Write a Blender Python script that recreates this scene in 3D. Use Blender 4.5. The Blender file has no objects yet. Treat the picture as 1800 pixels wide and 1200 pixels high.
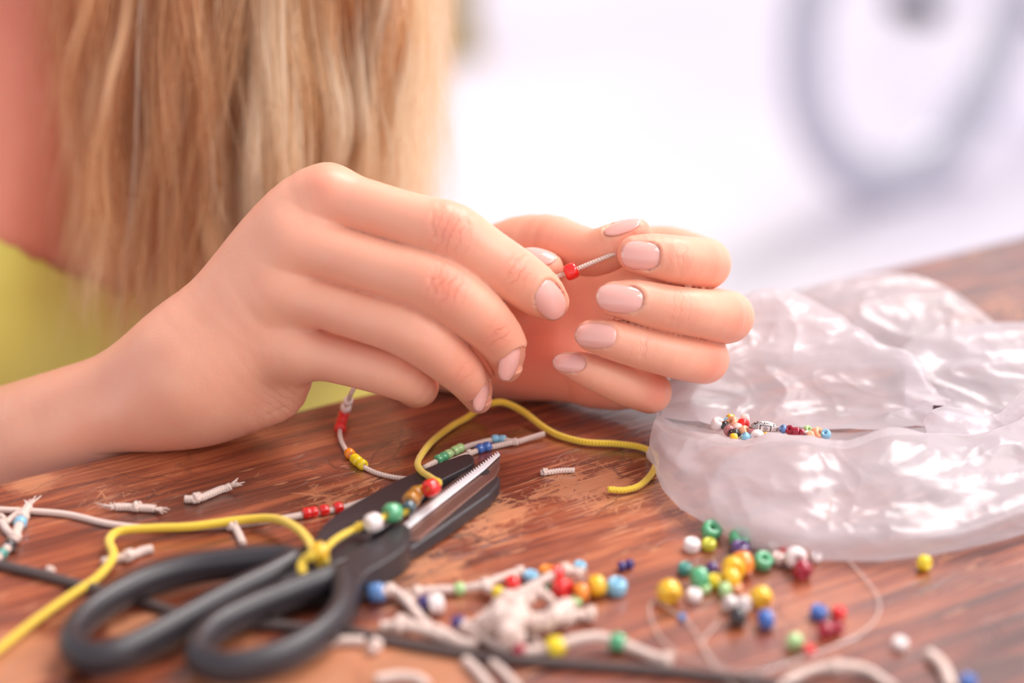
import bpy, bmesh, math, random
import numpy as np
from mathutils import Vector, Matrix, noise as mnoise
random.seed(7); np.random.seed(7)
SC = bpy.context.scene
COL = SC.collection
# ------------------------------------------------------------------ camera
F = 3500.0; PITCH = math.radians(24); CAM = np.array([0, 0, 1.06]); TZ = 0.75
RT = np.array([1., 0, 0]); FW = np.array([0, math.cos(PITCH), -math.sin(PITCH)]); UP = np.array([0, math.sin(PITCH), math.cos(PITCH)])
cd = bpy.data.cameras.new('camera'); cam = bpy.data.objects.new('camera', cd); COL.objects.link(cam)
cam.location = CAM; cam.rotation_euler = (math.pi/2 - PITCH, 0, 0)
cd.sensor_width = 36; cd.lens = 70; cd.clip_start = 0.02; cd.clip_end = 60
cd.dof.use_dof = True; cd.dof.focus_distance = 0.662; cd.dof.aperture_fstop = 3.1
SC.camera = cam
# ------------------------------------------------------------------ light
w = bpy.data.worlds.new('world'); SC.world = w; w.use_nodes = True
bg = w.node_tree.nodes['Background']; bg.inputs[1].default_value = 1.0
_tc = w.node_tree.nodes.new('ShaderNodeTexCoord'); _sp = w.node_tree.nodes.new('ShaderNodeSeparateXYZ'); _rp = w.node_tree.nodes.new('ShaderNodeValToRGB')
w.node_tree.links.new(_tc.outputs['Generated'], _sp.inputs[0]); w.node_tree.links.new(_sp.outputs[2], _rp.inputs[0]); w.node_tree.links.new(_rp.outputs[0], bg.inputs[0])
_e = _rp.color_ramp.elements; _e[0].position = 0.0; _e[0].color = (1.02, .96, .98, 1); _e[1].position = .8; _e[1].color = (.40, .40, .44, 1)   # hazy sky: bright towards the horizon
sd = bpy.data.lights.new('sun', 'SUN'); sun = bpy.data.objects.new('sun', sd); COL.objects.link(sun)
sd.energy = 2.1; sd.angle = math.radians(25); sd.color = (1, 0.93, 0.9)
sun.rotation_euler = Vector((-0.45, -0.55, -1.0)).to_track_quat('-Z', 'Y').to_euler()
ad = bpy.data.lights.new('added_key_light', 'AREA'); al_ = bpy.data.objects.new('added_key_light', ad); COL.objects.link(al_)  # added soft key from the upper right for direction; no window stands there
ad.shape = 'RECTANGLE'; ad.size = 1.3; ad.size_y = 1.0; ad.energy = 18; ad.color = (1, .95, .92); al_.location = (1.25, .25, 2.0)
al_.rotation_euler = (Vector((0.0, .65, .78))-Vector(al_.location)).to_track_quat('-Z', 'Y').to_euler()
vs = SC.view_settings; vs.view_transform = 'Standard'; vs.look = 'None'; vs.gamma = 1; vs.use_curve_mapping = False
vs.exposure = 0.36
SC.cycles.use_denoising = True
SC.cycles.max_bounces = 8; SC.cycles.transparent_max_bounces = 16
SC.cycles.sample_clamp_indirect = 6

def P(px, py, d): return CAM + d*(FW + (px-900)/F*RT + (600-py)/F*UP)
def T(px, py, h=0.0):
    v = FW + (px-900)/F*RT + (600-py)/F*UP
    t = (TZ + h - CAM[2])/v[2]
    return CAM + t*v
def depth(p): return float(np.dot(np.asarray(p)-CAM, FW))
def m_px(px, p): return px*depth(p)/F            # size in metres of so many pixels at p
def camvec(r, u, t):                             # direction given as right / up / towards the viewer
    v = r*RT + u*UP - t*FW
    return v/np.linalg.norm(v)

# ------------------------------------------------------------------ materials
def mat(name, col=(.8,.8,.8), rough=.5, spec=.5, **kw):
    m = bpy.data.materials.new(name); m.use_nodes = True
    b = m.node_tree.nodes['Principled BSDF']
    b.inputs['Base Color'].default_value = (*col, 1); b.inputs['Roughness'].default_value = rough
    b.inputs['Specular IOR Level'].default_value = spec
    for k, v in kw.items():
        b.inputs[k.replace('_', ' ')].default_value = v
    return m
class NT:
    def __init__(s, m): s.t = m.node_tree; s.b = s.t.nodes['Principled BSDF']
    def n(s, typ, **kw):
        nd = s.t.nodes.new(typ)
        for k, v in kw.items():
            if k.startswith('i_'):
                key = k[2:]; key = int(key) if key.isdigit() else key.replace('_', ' ')
                nd.inputs[key].default_value = v
            else: setattr(nd, k, v)
        return nd
    def l(s, a, b): s.t.links.new(a, b)
    def ramp(s, fac, stops):
        r = s.n('ShaderNodeValToRGB'); e = r.color_ramp.elements
        while len(e) < len(stops): e.new(0.5)
        for el, (p, c) in zip(e, stops): el.position = p; el.color = (*c, 1) if len(c) == 3 else c
        s.l(fac, r.inputs[0]); return r.outputs[0]
    def mix(s, fac, a, b, typ='MIX'):
        m = s.n('ShaderNodeMix', data_type='RGBA', blend_type=typ)
        for sock, v in ((m.inputs[0], fac), (m.inputs[6], a), (m.inputs[7], b)):
            if hasattr(v, 'is_linked') or hasattr(v, 'links'): s.l(v, sock)
            else: sock.default_value = v if isinstance(v, float) else (*v, 1)
        return m.outputs[2]
    def math(s, op, a, b=0.0):
        m = s.n('ShaderNodeMath', operation=op)
        for i, v in enumerate((a, b)):
            if hasattr(v, 'links'): s.l(v, m.inputs[i])
            else: m.inputs[i].default_value = v
        return m.outputs[0]
    def bump(s, h, strength=.3, dist=.001):
        b = s.n('ShaderNodeBump'); b.inputs['Strength'].default_value = strength; b.inputs['Distance'].default_value = dist
        s.l(h, b.inputs['Height']); s.l(b.outputs[0], s.b.inputs['Normal']); return b

def skin_material():
    m = mat('skin', (.83, .45, .32), .42, .45); t = NT(m)
    t.b.inputs['Subsurface Weight'].default_value = .55
    t.b.inputs['Subsurface Radius'].default_value = (1.0, .35, .2); t.b.inputs['Subsurface Scale'].default_value = .0035
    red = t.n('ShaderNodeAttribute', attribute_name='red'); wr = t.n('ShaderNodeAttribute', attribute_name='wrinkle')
    ws = t.n('ShaderNodeAttribute', attribute_name='along')
    tc = t.n('ShaderNodeTexCoord')
    n1 = t.n('ShaderNodeTexNoise', i_Scale=90.0, i_Detail=4.0); t.l(tc.outputs['Object'], n1.inputs['Vector'])
    base = t.mix(n1.outputs['Fac'], (.90, .48, .335), (.84, .39, .265))
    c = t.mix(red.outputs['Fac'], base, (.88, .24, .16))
    # wrinkle lines across the joints: bands of the along-finger coordinate, warped
    n2 = t.n('ShaderNodeTexNoise', i_Scale=260.0, i_Detail=3.0); t.l(tc.outputs['Object'], n2.inputs['Vector'])
    ph = t.math('ADD', t.math('MULTIPLY', ws.outputs['Fac'], 2.3), t.math('MULTIPLY', n2.outputs['Fac'], 11.0))
    si = t.math('SINE', ph); li = t.math('POWER', t.math('MAXIMUM', si, 0.0), 5.0)
    li = t.math('MULTIPLY', li, wr.outputs['Fac'])
    c = t.mix(t.math('MULTIPLY', li, .7), c, (.74, .25, .17)); t.l(c, t.b.inputs['Base Color'])
    # fine skin grain
    v = t.n('ShaderNodeTexVoronoi', i_Scale=1300.0); t.l(tc.outputs['Object'], v.inputs['Vector'])
    n3 = t.n('ShaderNodeTexNoise', i_Scale=700.0, i_Detail=3.0); t.l(tc.outputs['Object'], n3.inputs['Vector'])
    h = t.math('SUBTRACT', t.math('ADD', t.math('MULTIPLY', v.outputs['Distance'], .10), t.math('MULTIPLY', n3.outputs['Fac'], .22)), t.math('MULTIPLY', li, .9))
    t.bump(h, .6, .0004)
    return m
SKIN = skin_material()
NAIL = mat('nail', (.88, .47, .41), .13, .6, Subsurface_Weight=.35, Subsurface_Scale=.002, Coat_Weight=.5)
NAILW = mat('nail_edge', (.93, .70, .58), .2, .5)

def yellow_cloth():
    m = mat('yellow_cloth', (.80, .70, .16), .85, .2); t = NT(m)
    tc = t.n('ShaderNodeTexCoord'); n = t.n('ShaderNodeTexNoise', i_Scale=14.0, i_Detail=3.0); t.l(tc.outputs['Object'], n.inputs['Vector'])
    t.l(t.mix(n.outputs['Fac'], (.72, .62, .10), (.86, .79, .24)), t.b.inputs['Base Color'])
    wv = t.n('ShaderNodeTexNoise', i_Scale=900.0); t.l(tc.outputs['Object'], wv.inputs['Vector']); t.bump(wv.outputs['Fac'], .3, .0004)
    return m
YCLOTH = yellow_cloth()

def wood_material():
    m = mat('worn_wood', (.3, .1, .04), .35, .5); t = NT(m)
    tc = t.n('ShaderNodeTexCoord'); mp = t.n('ShaderNodeMapping'); t.l(tc.outputs['Object'], mp.inputs['Vector'])
    mp.inputs['Scale'].default_value = (9, 130, 5)
    n1 = t.n('ShaderNodeTexNoise', i_Scale=1.0, i_Detail=8.0, i_Roughness=.62, i_Distortion=.8); t.l(mp.outputs[0], n1.inputs['Vector'])
    mp2 = t.n('ShaderNodeMapping'); t.l(tc.outputs['Object'], mp2.inputs['Vector']); mp2.inputs['Scale'].default_value = (26, 620, 10)
    n2 = t.n('ShaderNodeTexNoise', i_Scale=1.0, i_Detail=5.0, i_Roughness=.6); t.l(mp2.outputs[0], n2.inputs['Vector'])
    big = t.n('ShaderNodeTexNoise', i_Scale=9.0, i_Detail=4.0); t.l(tc.outputs['Object'], big.inputs['Vector'])
    f = t.math('ADD', t.math('MULTIPLY', n1.outputs['Fac'], .62), t.math('MULTIPLY', n2.outputs['Fac'], .38))
    f = t.math('ADD', f, t.math('MULTIPLY', t.math('SUBTRACT', big.outputs['Fac'], .5), .42))
    c = t.ramp(f, [(.33, (.055, .016, .010)), (.45, (.125, .028, .014)), (.53, (.25, .056, .024)), (.61, (.42, .115, .045)), (.76, (.62, .22, .09))])
    # worn pale scratches: thin stretched noises in several directions, gathered in patches
    pt = t.n('ShaderNodeTexNoise', i_Scale=16.0, i_Detail=4.0, i_Roughness=.6); t.l(tc.outputs['Object'], pt.inputs['Vector'])
    ang = math.atan2((E1-E0)[1], (E1-E0)[0]); patch = t.math('SUBTRACT', pt.outputs['Fac'], .53)
    def local(px, py):
        q = T(px, py)-np.array([0, .3, 0]); return (q[0]*math.cos(-ang)-q[1]*math.sin(-ang), q[0]*math.sin(-ang)+q[1]*math.cos(-ang), TZ)
    for px, py, rad, am in ((1000, 860, .032, .17), (880, 915, .022, .17), (1200, 890, .018, .12), (330, 960, .02, .11), (1090, 960, .02, .12), (160, 880, .02, .08), (1350, 1060, .03, .10)):
        dn = t.n('ShaderNodeVectorMath', operation='DISTANCE'); t.l(tc.outputs['Object'], dn.inputs[0]); dn.inputs[1].default_value = local(px, py)
        patch = t.math('ADD', patch, t.math('MULTIPLY', t.math('MAXIMUM', t.math('SUBTRACT', 1.0, t.math('DIVIDE', dn.outputs['Value'], rad)), 0.0), am))
    g = None
    for rot, sc, th in ((.05, (55, 620, 40), .63), (.75, (90, 560, 40), .69), (-.8, (90, 560, 40), .69), (1.5, (90, 500, 40), .70), (.2, (60, 220, 30), .655)):
        mp3 = t.n('ShaderNodeMapping', vector_type='TEXTURE'); t.l(tc.outputs['Object'], mp3.inputs['Vector']); mp3.inputs['Rotation'].default_value = (0, 0, rot)
        mp3b = t.n('ShaderNodeMapping'); t.l(mp3.outputs[0], mp3b.inputs['Vector']); mp3b.inputs['Scale'].default_value = sc
        n3 = t.n('ShaderNodeTexNoise', i_Scale=1.0, i_Detail=4.0, i_Roughness=.6, i_Distortion=.7); t.l(mp3b.outputs[0], n3.inputs['Vector'])
        v3 = t.math('ADD', n3.outputs['Fac'], t.math('MULTIPLY', patch, .85))
        k3 = t.ramp(v3, [(th, (0, 0, 0)), (th+.07, (1, 1, 1))]); g = k3 if g is None else t.math('MAXIMUM', g, k3)
    # rubbed-through pale spots of the varnish
    wob = t.n('ShaderNodeTexNoise', i_Scale=30.0, i_Detail=5.0, i_Roughness=.65); t.l(tc.outputs['Object'], wob.inputs['Vector'])
    for px, py, rad in ((20, 1165, .016), (245, 1105, .011), (440, 1190, .02), (690, 1150, .015), (780, 1190, .014), (560, 1180, .012), (885, 915, .004), (60, 850, .010)):
        q = T(px, py)-np.array([0, .3, 0]); X = q[0]*math.cos(-ang)-q[1]*math.sin(-ang); Y = q[0]*math.sin(-ang)+q[1]*math.cos(-ang)
        dn = t.n('ShaderNodeVectorMath', operation='DISTANCE'); t.l(tc.outputs['Object'], dn.inputs[0]); dn.inputs[1].default_value = (X, Y, TZ)
        v3 = t.math('ADD', t.math('DIVIDE', dn.outputs['Value'], rad), t.math('MULTIPLY', t.math('SUBTRACT', wob.outputs['Fac'], .5), 3.2))
        k3 = t.ramp(v3, [(.55, (1, 1, 1)), (1.0, (0, 0, 0))]); g = t.math('MAXIMUM', g, t.math('MULTIPLY', k3, .85))
    c = t.mix(t.math('MULTIPLY', g, .66), c, (.70, .29, .13))
    # thin dark cracks
    mp4 = t.n('ShaderNodeMapping'); t.l(tc.outputs['Object'], mp4.inputs['Vector']); mp4.inputs['Scale'].default_value = (14, 34, 20); mp4.inputs['Rotation'].default_value = (0, 0, -.5)
    vo = t.n('ShaderNodeTexVoronoi', feature='DISTANCE_TO_EDGE', i_Scale=1.0)
    wn = t.n('ShaderNodeTexNoise', i_Scale=25.0, i_Detail=4.0); t.l(tc.outputs['Object'], wn.inputs['Vector'])
    ad = t.n('ShaderNodeMix', data_type='RGBA', blend_type='ADD'); ad.inputs[0].default_value = .8; t.l(mp4.outputs[0], ad.inputs[6]); t.l(wn.outputs['Color'], ad.inputs[7])
    t.l(ad.outputs[2], vo.inputs['Vector'])
    cr = t.ramp(vo.outputs['Distance'], [(.0, (1, 1, 1)), (.014, (0, 0, 0))])
    crm = t.math('MULTIPLY', cr, t.ramp(pt.outputs['Fac'], [(.46, (0, 0, 0)), (.56, (1, 1, 1))]))
    c = t.mix(t.math('MULTIPLY', crm, .6), c, (.05, .018, .012))
    t.l(c, t.b.inputs['Base Color'])
    r = t.ramp(big.outputs['Fac'], [(.35, (.24,)*3), (.65, (.42,)*3)]); t.l(t.mix(g, r, (.7, .7, .7)), t.b.inputs['Roughness'])
    h = t.math('SUBTRACT', t.math('ADD', t.math('MULTIPLY', f, .8), t.math('MULTIPLY', g, -.4)), t.math('MULTIPLY', crm, .5))
    bb = t.bump(h, .5, .001)
    b2 = t.n('ShaderNodeBump'); b2.inputs['Strength'].default_value = .5; b2.inputs['Distance'].default_value = .0012; t.l(t.math('ADD', t.math('MULTIPLY', pt.outputs['Fac'], 2.0), t.math('MULTIPLY', f, .5)), b2.inputs['Height']); t.l(b2.outputs[0], t.b.inputs['Coat Normal'])
    t.b.inputs['Coat Weight'].default_value = 1.0; t.b.inputs['Coat Roughness'].default_value = .16; t.b.inputs['Coat IOR'].default_value = 1.75
    return m
E0 = T(0, 837); E1 = T(1800, 405)
WOOD = wood_material()

def cord_material(name, col, dark, freq=.0011, fuzz=.35):
    m = mat(name, col, .8, .25, Sheen_Weight=.3); t = NT(m)
    uv = t.n('ShaderNodeUVMap'); sp = t.n('ShaderNodeSeparateXYZ'); t.l(uv.outputs[0], sp.inputs[0])
    # u = metres along, v = turn around the cord (0..1)
    ph = t.math('ADD', t.math('MULTIPLY', sp.outputs[0], 2*math.pi/freq), t.math('MULTIPLY', sp.outputs[1], 2*math.pi*2))
    ph2 = t.math('SUBTRACT', t.math('MULTIPLY', sp.outputs[0], 2*math.pi/freq), t.math('MULTIPLY', sp.outputs[1], 2*math.pi*2))
    s = t.math('MAXIMUM', t.math('SINE', ph), t.math('SINE', ph2)); h = t.math('ADD', t.math('MULTIPLY', s, .5), .5)
    t.l(t.mix(h, dark, col), t.b.inputs['Base Color'])
    tc = t.n('ShaderNodeTexCoord'); n = t.n('ShaderNodeTexNoise', i_Scale=1800.0, i_Detail=2.0); t.l(tc.outputs['Object'], n.inputs['Vector'])
    t.bump(t.math('ADD', h, t.math('MULTIPLY', n.outputs['Fac'], fuzz)), .7, .0003)
    return m
YCORD = cord_material('yellow_braided_cord', (.93, .66, .07), (.78, .48, .03))
WCORD = cord_material('white_waxed_cord', (.86, .68, .60), (.70, .48, .40), .0010)
def glass_bead(name, col, rough=.12, sss=.25, transmission=0.0):
    return mat(name, col, rough, .6, Subsurface_Weight=sss, Subsurface_Scale=.001, Coat_Weight=.6, Coat_Roughness=.06, Transmission_Weight=transmission)
BC = {'red': (.80, .015, .012), 'yellow': (.88, .66, .01), 'deep_yellow': (.90, .52, .015), 'orange': (.93, .28, .015), 'white': (.90, .80, .78),
      'green': (.10, .42, .20), 'pale_green': (.45, .68, .30), 'lime': (.62, .62, .05), 'teal': (.05, .30, .25), 'blue': (.04, .14, .48), 'sky_blue': (.25, .55, .74),
      'denim_blue': (.12, .26, .55), 'navy': (.04, .02, .18), 'purple': (.09, .03, .16), 'black': (.025, .018, .02), 'crimson': (.55, .01, .05), 'amber': (.62, .27, .02),
      'peach': (.88, .42, .24), 'mauve': (.45, .16, .17), 'slate': (.05, .10, .12), 'pearl': (.78, .68, .66), 'blush': (.85, .60, .55)}
BM = {k: glass_bead(k+'_glass', v, transmission=(.45 if k in ('amber', 'crimson') else 0.0)) for k, v in BC.items()}
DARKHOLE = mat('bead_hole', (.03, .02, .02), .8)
BLACKP = mat('black_plastic', (.034, .028, .033), .36, .55)
def speckled(m):
    t = NT(m); tc = t.n('ShaderNodeTexCoord'); n = t.n('ShaderNodeTexNoise', i_Scale=2500.0); t.l(tc.outputs['Object'], n.inputs['Vector']); t.bump(n.outputs['Fac'], .12, .0002)
speckled(BLACKP)
STEEL = mat('steel', (.27, .16, .135), .34, .5, Metallic=.75)  # brown of the reflected wood is put into the blade colour
EDGE = mat('bright_steel', (.88, .86, .90), .3, .7, Metallic=.15)
CABLE = mat('dark_cable', (.11, .08, .075), .4, .4)
def bag_film():
    m = mat('bag_film', (.92, .84, .88), .3, .6); t = NT(m)
    out = t.t.nodes['Material Output']
    tr = t.n('ShaderNodeBsdfTranslucent'); tr.inputs[0].default_value = (1, .95, .97, 1)
    df = t.n('ShaderNodeBsdfDiffuse'); df.inputs[0].default_value = (.95, .90, .96, 1)
    gl = t.n('ShaderNodeBsdfGlossy'); gl.inputs['Roughness'].default_value = .24
    tp = t.n('ShaderNodeBsdfTransparent'); tp.inputs[0].default_value = (1, .99, .99, 1)
    def ms(f, a, b):
        x = t.n('ShaderNodeMixShader')
        if isinstance(f, float): x.inputs[0].default_value = f
        else: t.l(f, x.inputs[0])
        t.l(a, x.inputs[1]); t.l(b, x.inputs[2]); return x.outputs[0]
    tc = t.n('ShaderNodeTexCoord')
    mp = t.n('ShaderNodeMapping'); t.l(tc.outputs['Object'], mp.inputs['Vector']); mp.inputs['Scale'].default_value = (22, 30, 95); mp.inputs['Rotation'].default_value = (0, .25, 0)
    n = t.n('ShaderNodeTexNoise', i_Scale=1.0, i_Detail=3.0, i_Roughness=.5, i_Distortion=.5); t.l(mp.outputs[0], n.inputs['Vector'])
    rd = t.math('POWER', t.math('SUBTRACT', 1.0, t.math('MULTIPLY', t.math('ABSOLUTE', t.math('SUBTRACT', n.outputs['Fac'], .5)), 6.0)), 3.0)
    rd = t.math('MAXIMUM', rd, 0.0)
    thin = t.ramp(n.outputs['Fac'], [(.35, (.16,)*3), (.65, (.42,)*3)])
    a = ms(.55, df.outputs[0], tr.outputs[0]); a = ms(thin, a, tp.outputs[0])
    fr = t.n('ShaderNodeFresnel'); fr.inputs[0].default_value = 1.45
    a = ms(t.math('ADD', t.math('MULTIPLY', fr.outputs[0], .42), .025), a, gl.outputs[0]); t.l(a, out.inputs[0])
    b = t.n('ShaderNodeBump'); b.inputs['Strength'].default_value = .55; b.inputs['Distance'].default_value = .0025
    dn = t.n('ShaderNodeTexNoise', i_Scale=30.0, i_Detail=2.0); t.l(tc.outputs['Object'], dn.inputs['Vector']); hh = t.math('MULTIPLY', n.outputs['Fac'], .8)
    for sc, rot, wgt in (((26, 26, 80), .3, 1.1), ((60, 60, 150), -.45, .6), ((120, 120, 260), .5, .3)):
        m2 = t.n('ShaderNodeMapping'); t.l(tc.outputs['Object'], m2.inputs['Vector']); m2.inputs['Scale'].default_value = sc; m2.inputs['Rotation'].default_value = (0, rot, rot)
        mx = t.n('ShaderNodeMix', data_type='RGBA', blend_type='ADD'); mx.inputs[0].default_value = 1.3; t.l(m2.outputs[0], mx.inputs[6]); t.l(dn.outputs['Color'], mx.inputs[7])
        vo = t.n('ShaderNodeTexVoronoi', i_Scale=1.0); t.l(mx.outputs[2], vo.inputs['Vector']); hh = t.math('ADD', hh, t.math('MULTIPLY', vo.outputs['Distance'], wgt))
    t.l(hh, b.inputs['Height'])
    for x in (df, gl, tr, fr): t.l(b.outputs[0], x.inputs['Normal'])
    return m
FILM = bag_film()

# ------------------------------------------------------------------ object helpers
def link(o, parent=None):
    COL.objects.link(o)
    if parent is not None: o.parent = parent
    return o
def meshobj(name, V, Fc, m, parent=None, smooth=True, loc=None):
    V = np.asarray(V, float)
    if parent is not None: base = np.array(parent.location)
    elif loc is not None: base = np.array(loc)
    else: base = np.zeros(3)
    me = bpy.data.meshes.new(name); me.from_pydata((V-base).tolist(), [], [list(map(int, f)) for f in Fc]); me.update()
    if smooth: me.polygons.foreach_set('use_smooth', [True]*len(me.polygons))
    for mm in (m if isinstance(m, (list, tuple)) else [m]): me.materials.append(mm)
    o = bpy.data.objects.new(name, me); link(o, parent)
    if parent is None: o.location = base
    return o
def thing(name, label, cat, loc, group=None):
    o = bpy.data.objects.new(name, None); o.empty_display_size = .01; link(o); o.location = tuple(loc)
    o['label'] = label; o['category'] = cat
    if group: o['group'] = group
    return o
def tag(o, label, cat, group=None):
    o['label'] = label; o['category'] = cat
    if group: o['group'] = group
    return o
def catmull(pts, n):
    pts = np.asarray(pts, float); out = []
    ext = np.vstack([2*pts[0]-pts[1], pts, 2*pts[-1]-pts[-2]])
    for i in range(len(pts)-1):
        p0, p1, p2, p3 = ext[i:i+4]
        for k in range(n):
            s = k/n
            out.append(.5*((2*p1)+(-p0+p2)*s+(2*p0-5*p1+4*p2-p3)*s*s+(-p0+3*p1-3*p2+p3)*s**3))
    out.append(pts[-1]); return np.array(out)
def sweep(path, radii, seg=10, closed=False, flat=None, caps=True):
    """tube; path (n,3), radii (n,), flat=(axis, factor) squashes along an axis. returns V, F, UV per loop"""
    path = np.asarray(path, float); n = len(path); radii = np.broadcast_to(radii, (n,))
    tan = np.roll(path, -1, 0)-np.roll(path, 1, 0) if closed else np.gradient(path, axis=0)
    tan /= np.linalg.norm(tan, axis=1)[:, None]+1e-12
    up = np.array([0, 0, 1.]) if abs(tan[0][2]) < .9 else np.array([1., 0, 0])
    nrm = up-tan[0]*np.dot(up, tan[0]); nrm /= np.linalg.norm(nrm); V = []; L = 0; Ls = []
    for i in range(n):
        if i: L += np.linalg.norm(path[i]-path[i-1])
        Ls.append(L)
        nrm = nrm-tan[i]*np.dot(nrm, tan[i]); nrm /= np.linalg.norm(nrm)+1e-12
        b = np.cross(tan[i], nrm)
        for k in range(seg):
            a = 2*math.pi*k/seg
            o = radii[i]*(math.cos(a)*nrm+math.sin(a)*b)
            if flat: ax, f = flat; o = o-np.dot(o, ax)*ax*(1-f)
            V.append(path[i]+o)
    Fc = []; UV = []
    m = n if closed else n-1
    for i in range(m):
        j = (i+1) % n
        for k in range(seg):
            k2 = (k+1) % seg
            Fc.append((i*seg+k, i*seg+k2, j*seg+k2, j*seg+k)); u0, u1 = Ls[i], (Ls[j] if j else Ls[i]+1e-3)
            UV += [(u0, k/seg), (u0, (k+1)/seg), (u1, (k+1)/seg), (u1, k/seg)]
    if caps and not closed:
        Fc.append(tuple(range(seg-1, -1, -1))); UV += [(0, 0)]*seg
        Fc.append(tuple((n-1)*seg+k for k in range(seg))); UV += [(0, 0)]*seg
    return V, Fc, UV
def tube(name, path, r, m, parent=None, seg=10, closed=False, loc=None, flat=None):
    V, Fc, UV = sweep(path, r, seg, closed, flat)
    o = meshobj(name, V, Fc, m, parent, loc=loc)
    uv = o.data.uv_layers.new(name='UVMap'); uv.data.foreach_set('uv', np.array(UV, 'f').ravel())
    return o
def join_geo(*geos):
    V = []; Fc = []; UV = []
    for v, f, uv in geos:
        b = len(V); V += list(v); Fc += [tuple(i+b for i in x) for x in f]; UV += list(uv)
    return V, Fc, UV

# ------------------------------------------------------------------ implicit surfaces
def smin(a, b, k):
    h = np.maximum(k-np.abs(a-b), 0)/k
    return np.minimum(a, b)-h*h*k*.25
def smax(a, b, k): return -smin(-a, -b, k)
BIG = 1.0
class Chain:
    def __init__(s, pts, n=3, k=0.0, margin=.02):
        """pts: (x,y,z,r) in metres"""
        s.c = catmull(pts, n); s.k = k
        s.lo = s.c[:, :3].min(0)-s.c[:, 3].max()-margin; s.hi = s.c[:, :3].max(0)+s.c[:, 3].max()+margin
    def __call__(s, Q):
        out = np.full(len(Q), BIG, np.float32)
        ins = np.all((Q > s.lo) & (Q < s.hi), axis=1)
        q = Q[ins]
        if len(q) == 0: return out
        d = np.full(len(q), BIG, np.float32)
        for i in range(len(s.c)-1):
            a, b = s.c[i, :3], s.c[i+1, :3]; ra, rb = s.c[i, 3], s.c[i+1, 3]
            ba = b-a; t = np.clip((q-a)@ba/(ba@ba+1e-12), 0, 1)
            e = q-a-t[:, None]*ba
            np.minimum(d, np.sqrt((e*e).sum(1))-(ra+t*(rb-ra)), out=d)
        out[ins] = d; return out
def px_chain(rows, n=3, margin=.02):     # rows: px, py, depth, radius in px
    return Chain([(*P(x, y, d), r*d/F) for x, y, d, r in rows], n, margin=margin)
def surface_nets(sdf, lo, hi, h, coarse=5):
    lo = np.asarray(lo, float); N = np.ceil((np.asarray(hi)-lo)/(h*coarse)).astype(int)
    H = h*coarse
    ax = [lo[i]+H*np.arange(N[i]+1) for i in range(3)]
    G = np.stack(np.meshgrid(*ax, indexing='ij'), -1).reshape(-1, 3)
    D = sdf(G).reshape(N+1)
    cen = D[:-1, :-1, :-1]
    near = np.zeros(tuple(N), bool)
    mn = np.full(tuple(N), 1e9); mx = np.full(tuple(N), -1e9)
    for a in (0, 1):
        for b in (0, 1):
            for c in (0, 1):
                x = D[a:a+N[0], b:b+N[1], c:c+N[2]]; mn = np.minimum(mn, np.abs(x))
    near = mn < H*1.1
    n = N*coarse
    fine = np.repeat(np.repeat(np.repeat(cen, coarse, 0), coarse, 1), coarse, 2).astype(np.float32)
    mask = np.repeat(np.repeat(np.repeat(near, coarse, 0), coarse, 1), coarse, 2)
    I = np.argwhere(mask); vals = np.empty(len(I), np.float32)
    for s in range(0, len(I), 400000):
        vals[s:s+400000] = sdf(lo+h*I[s:s+400000])
    fine[mask] = vals
    S = fine < 0
    n = np.array(fine.shape)-1
    cnt = np.zeros(tuple(n), np.uint8)
    for a in (0, 1):
        for b in (0, 1):
            for c in (0, 1): cnt += S[a:a+n[0], b:b+n[1], c:c+n[2]]
    mc = (cnt > 0) & (cnt < 8); C = np.argwhere(mc)
    idx = np.full(tuple(n), -1, np.int64); idx[mc] = np.arange(len(C))
    acc = np.zeros((len(C), 3)); num = np.zeros(len(C))
    for axis in range(3):
        o1, o2 = [x for x in range(3) if x != axis]
        for a in (0, 1):
            for b in (0, 1):
                p = np.zeros((len(C), 3), int); p[:, o1] = a; p[:, o2] = b
                q = p.copy(); q[:, axis] = 1
                v0 = fine[tuple((C+p).T)]; v1 = fine[tuple((C+q).T)]
                hit = (v0 < 0) != (v1 < 0)
                t = np.where(hit, v0/(v0-v1+1e-20), 0)
                pos = p.astype(float); pos[:, axis] += t
                acc += pos*hit[:, None]; num += hit
    V = lo+h*(C+acc/num[:, None])
    faces = []
    for axis in range(3):
        o1, o2 = (axis+1) % 3, (axis+2) % 3
        sl0 = [slice(None)]*3; sl1 = [slice(None)]*3; sl0[axis] = slice(0, -1); sl1[axis] = slice(1, None)
        ch = S[tuple(sl0)] != S[tuple(sl1)]
        E = np.argwhere(ch)
        ok = (E[:, o1] > 0) & (E[:, o2] > 0) & (E[:, o1] < n[o1]) & (E[:, o2] < n[o2]) & (E[:, axis] < n[axis]); E = E[ok]
        inside = S[tuple(E.T)]
        def cell(d1, d2):
            q = E.copy(); q[:, o1] -= d1; q[:, o2] -= d2; return idx[tuple(q.T)]
        f = np.stack([cell(1, 1), cell(0, 1), cell(0, 0), cell(1, 0)], 1)
        f[~inside] = f[~inside][:, ::-1]
        faces.append(f)
    Fc = np.vstack(faces); Fc = Fc[(Fc >= 0).all(1)]
    return V, Fc
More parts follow.
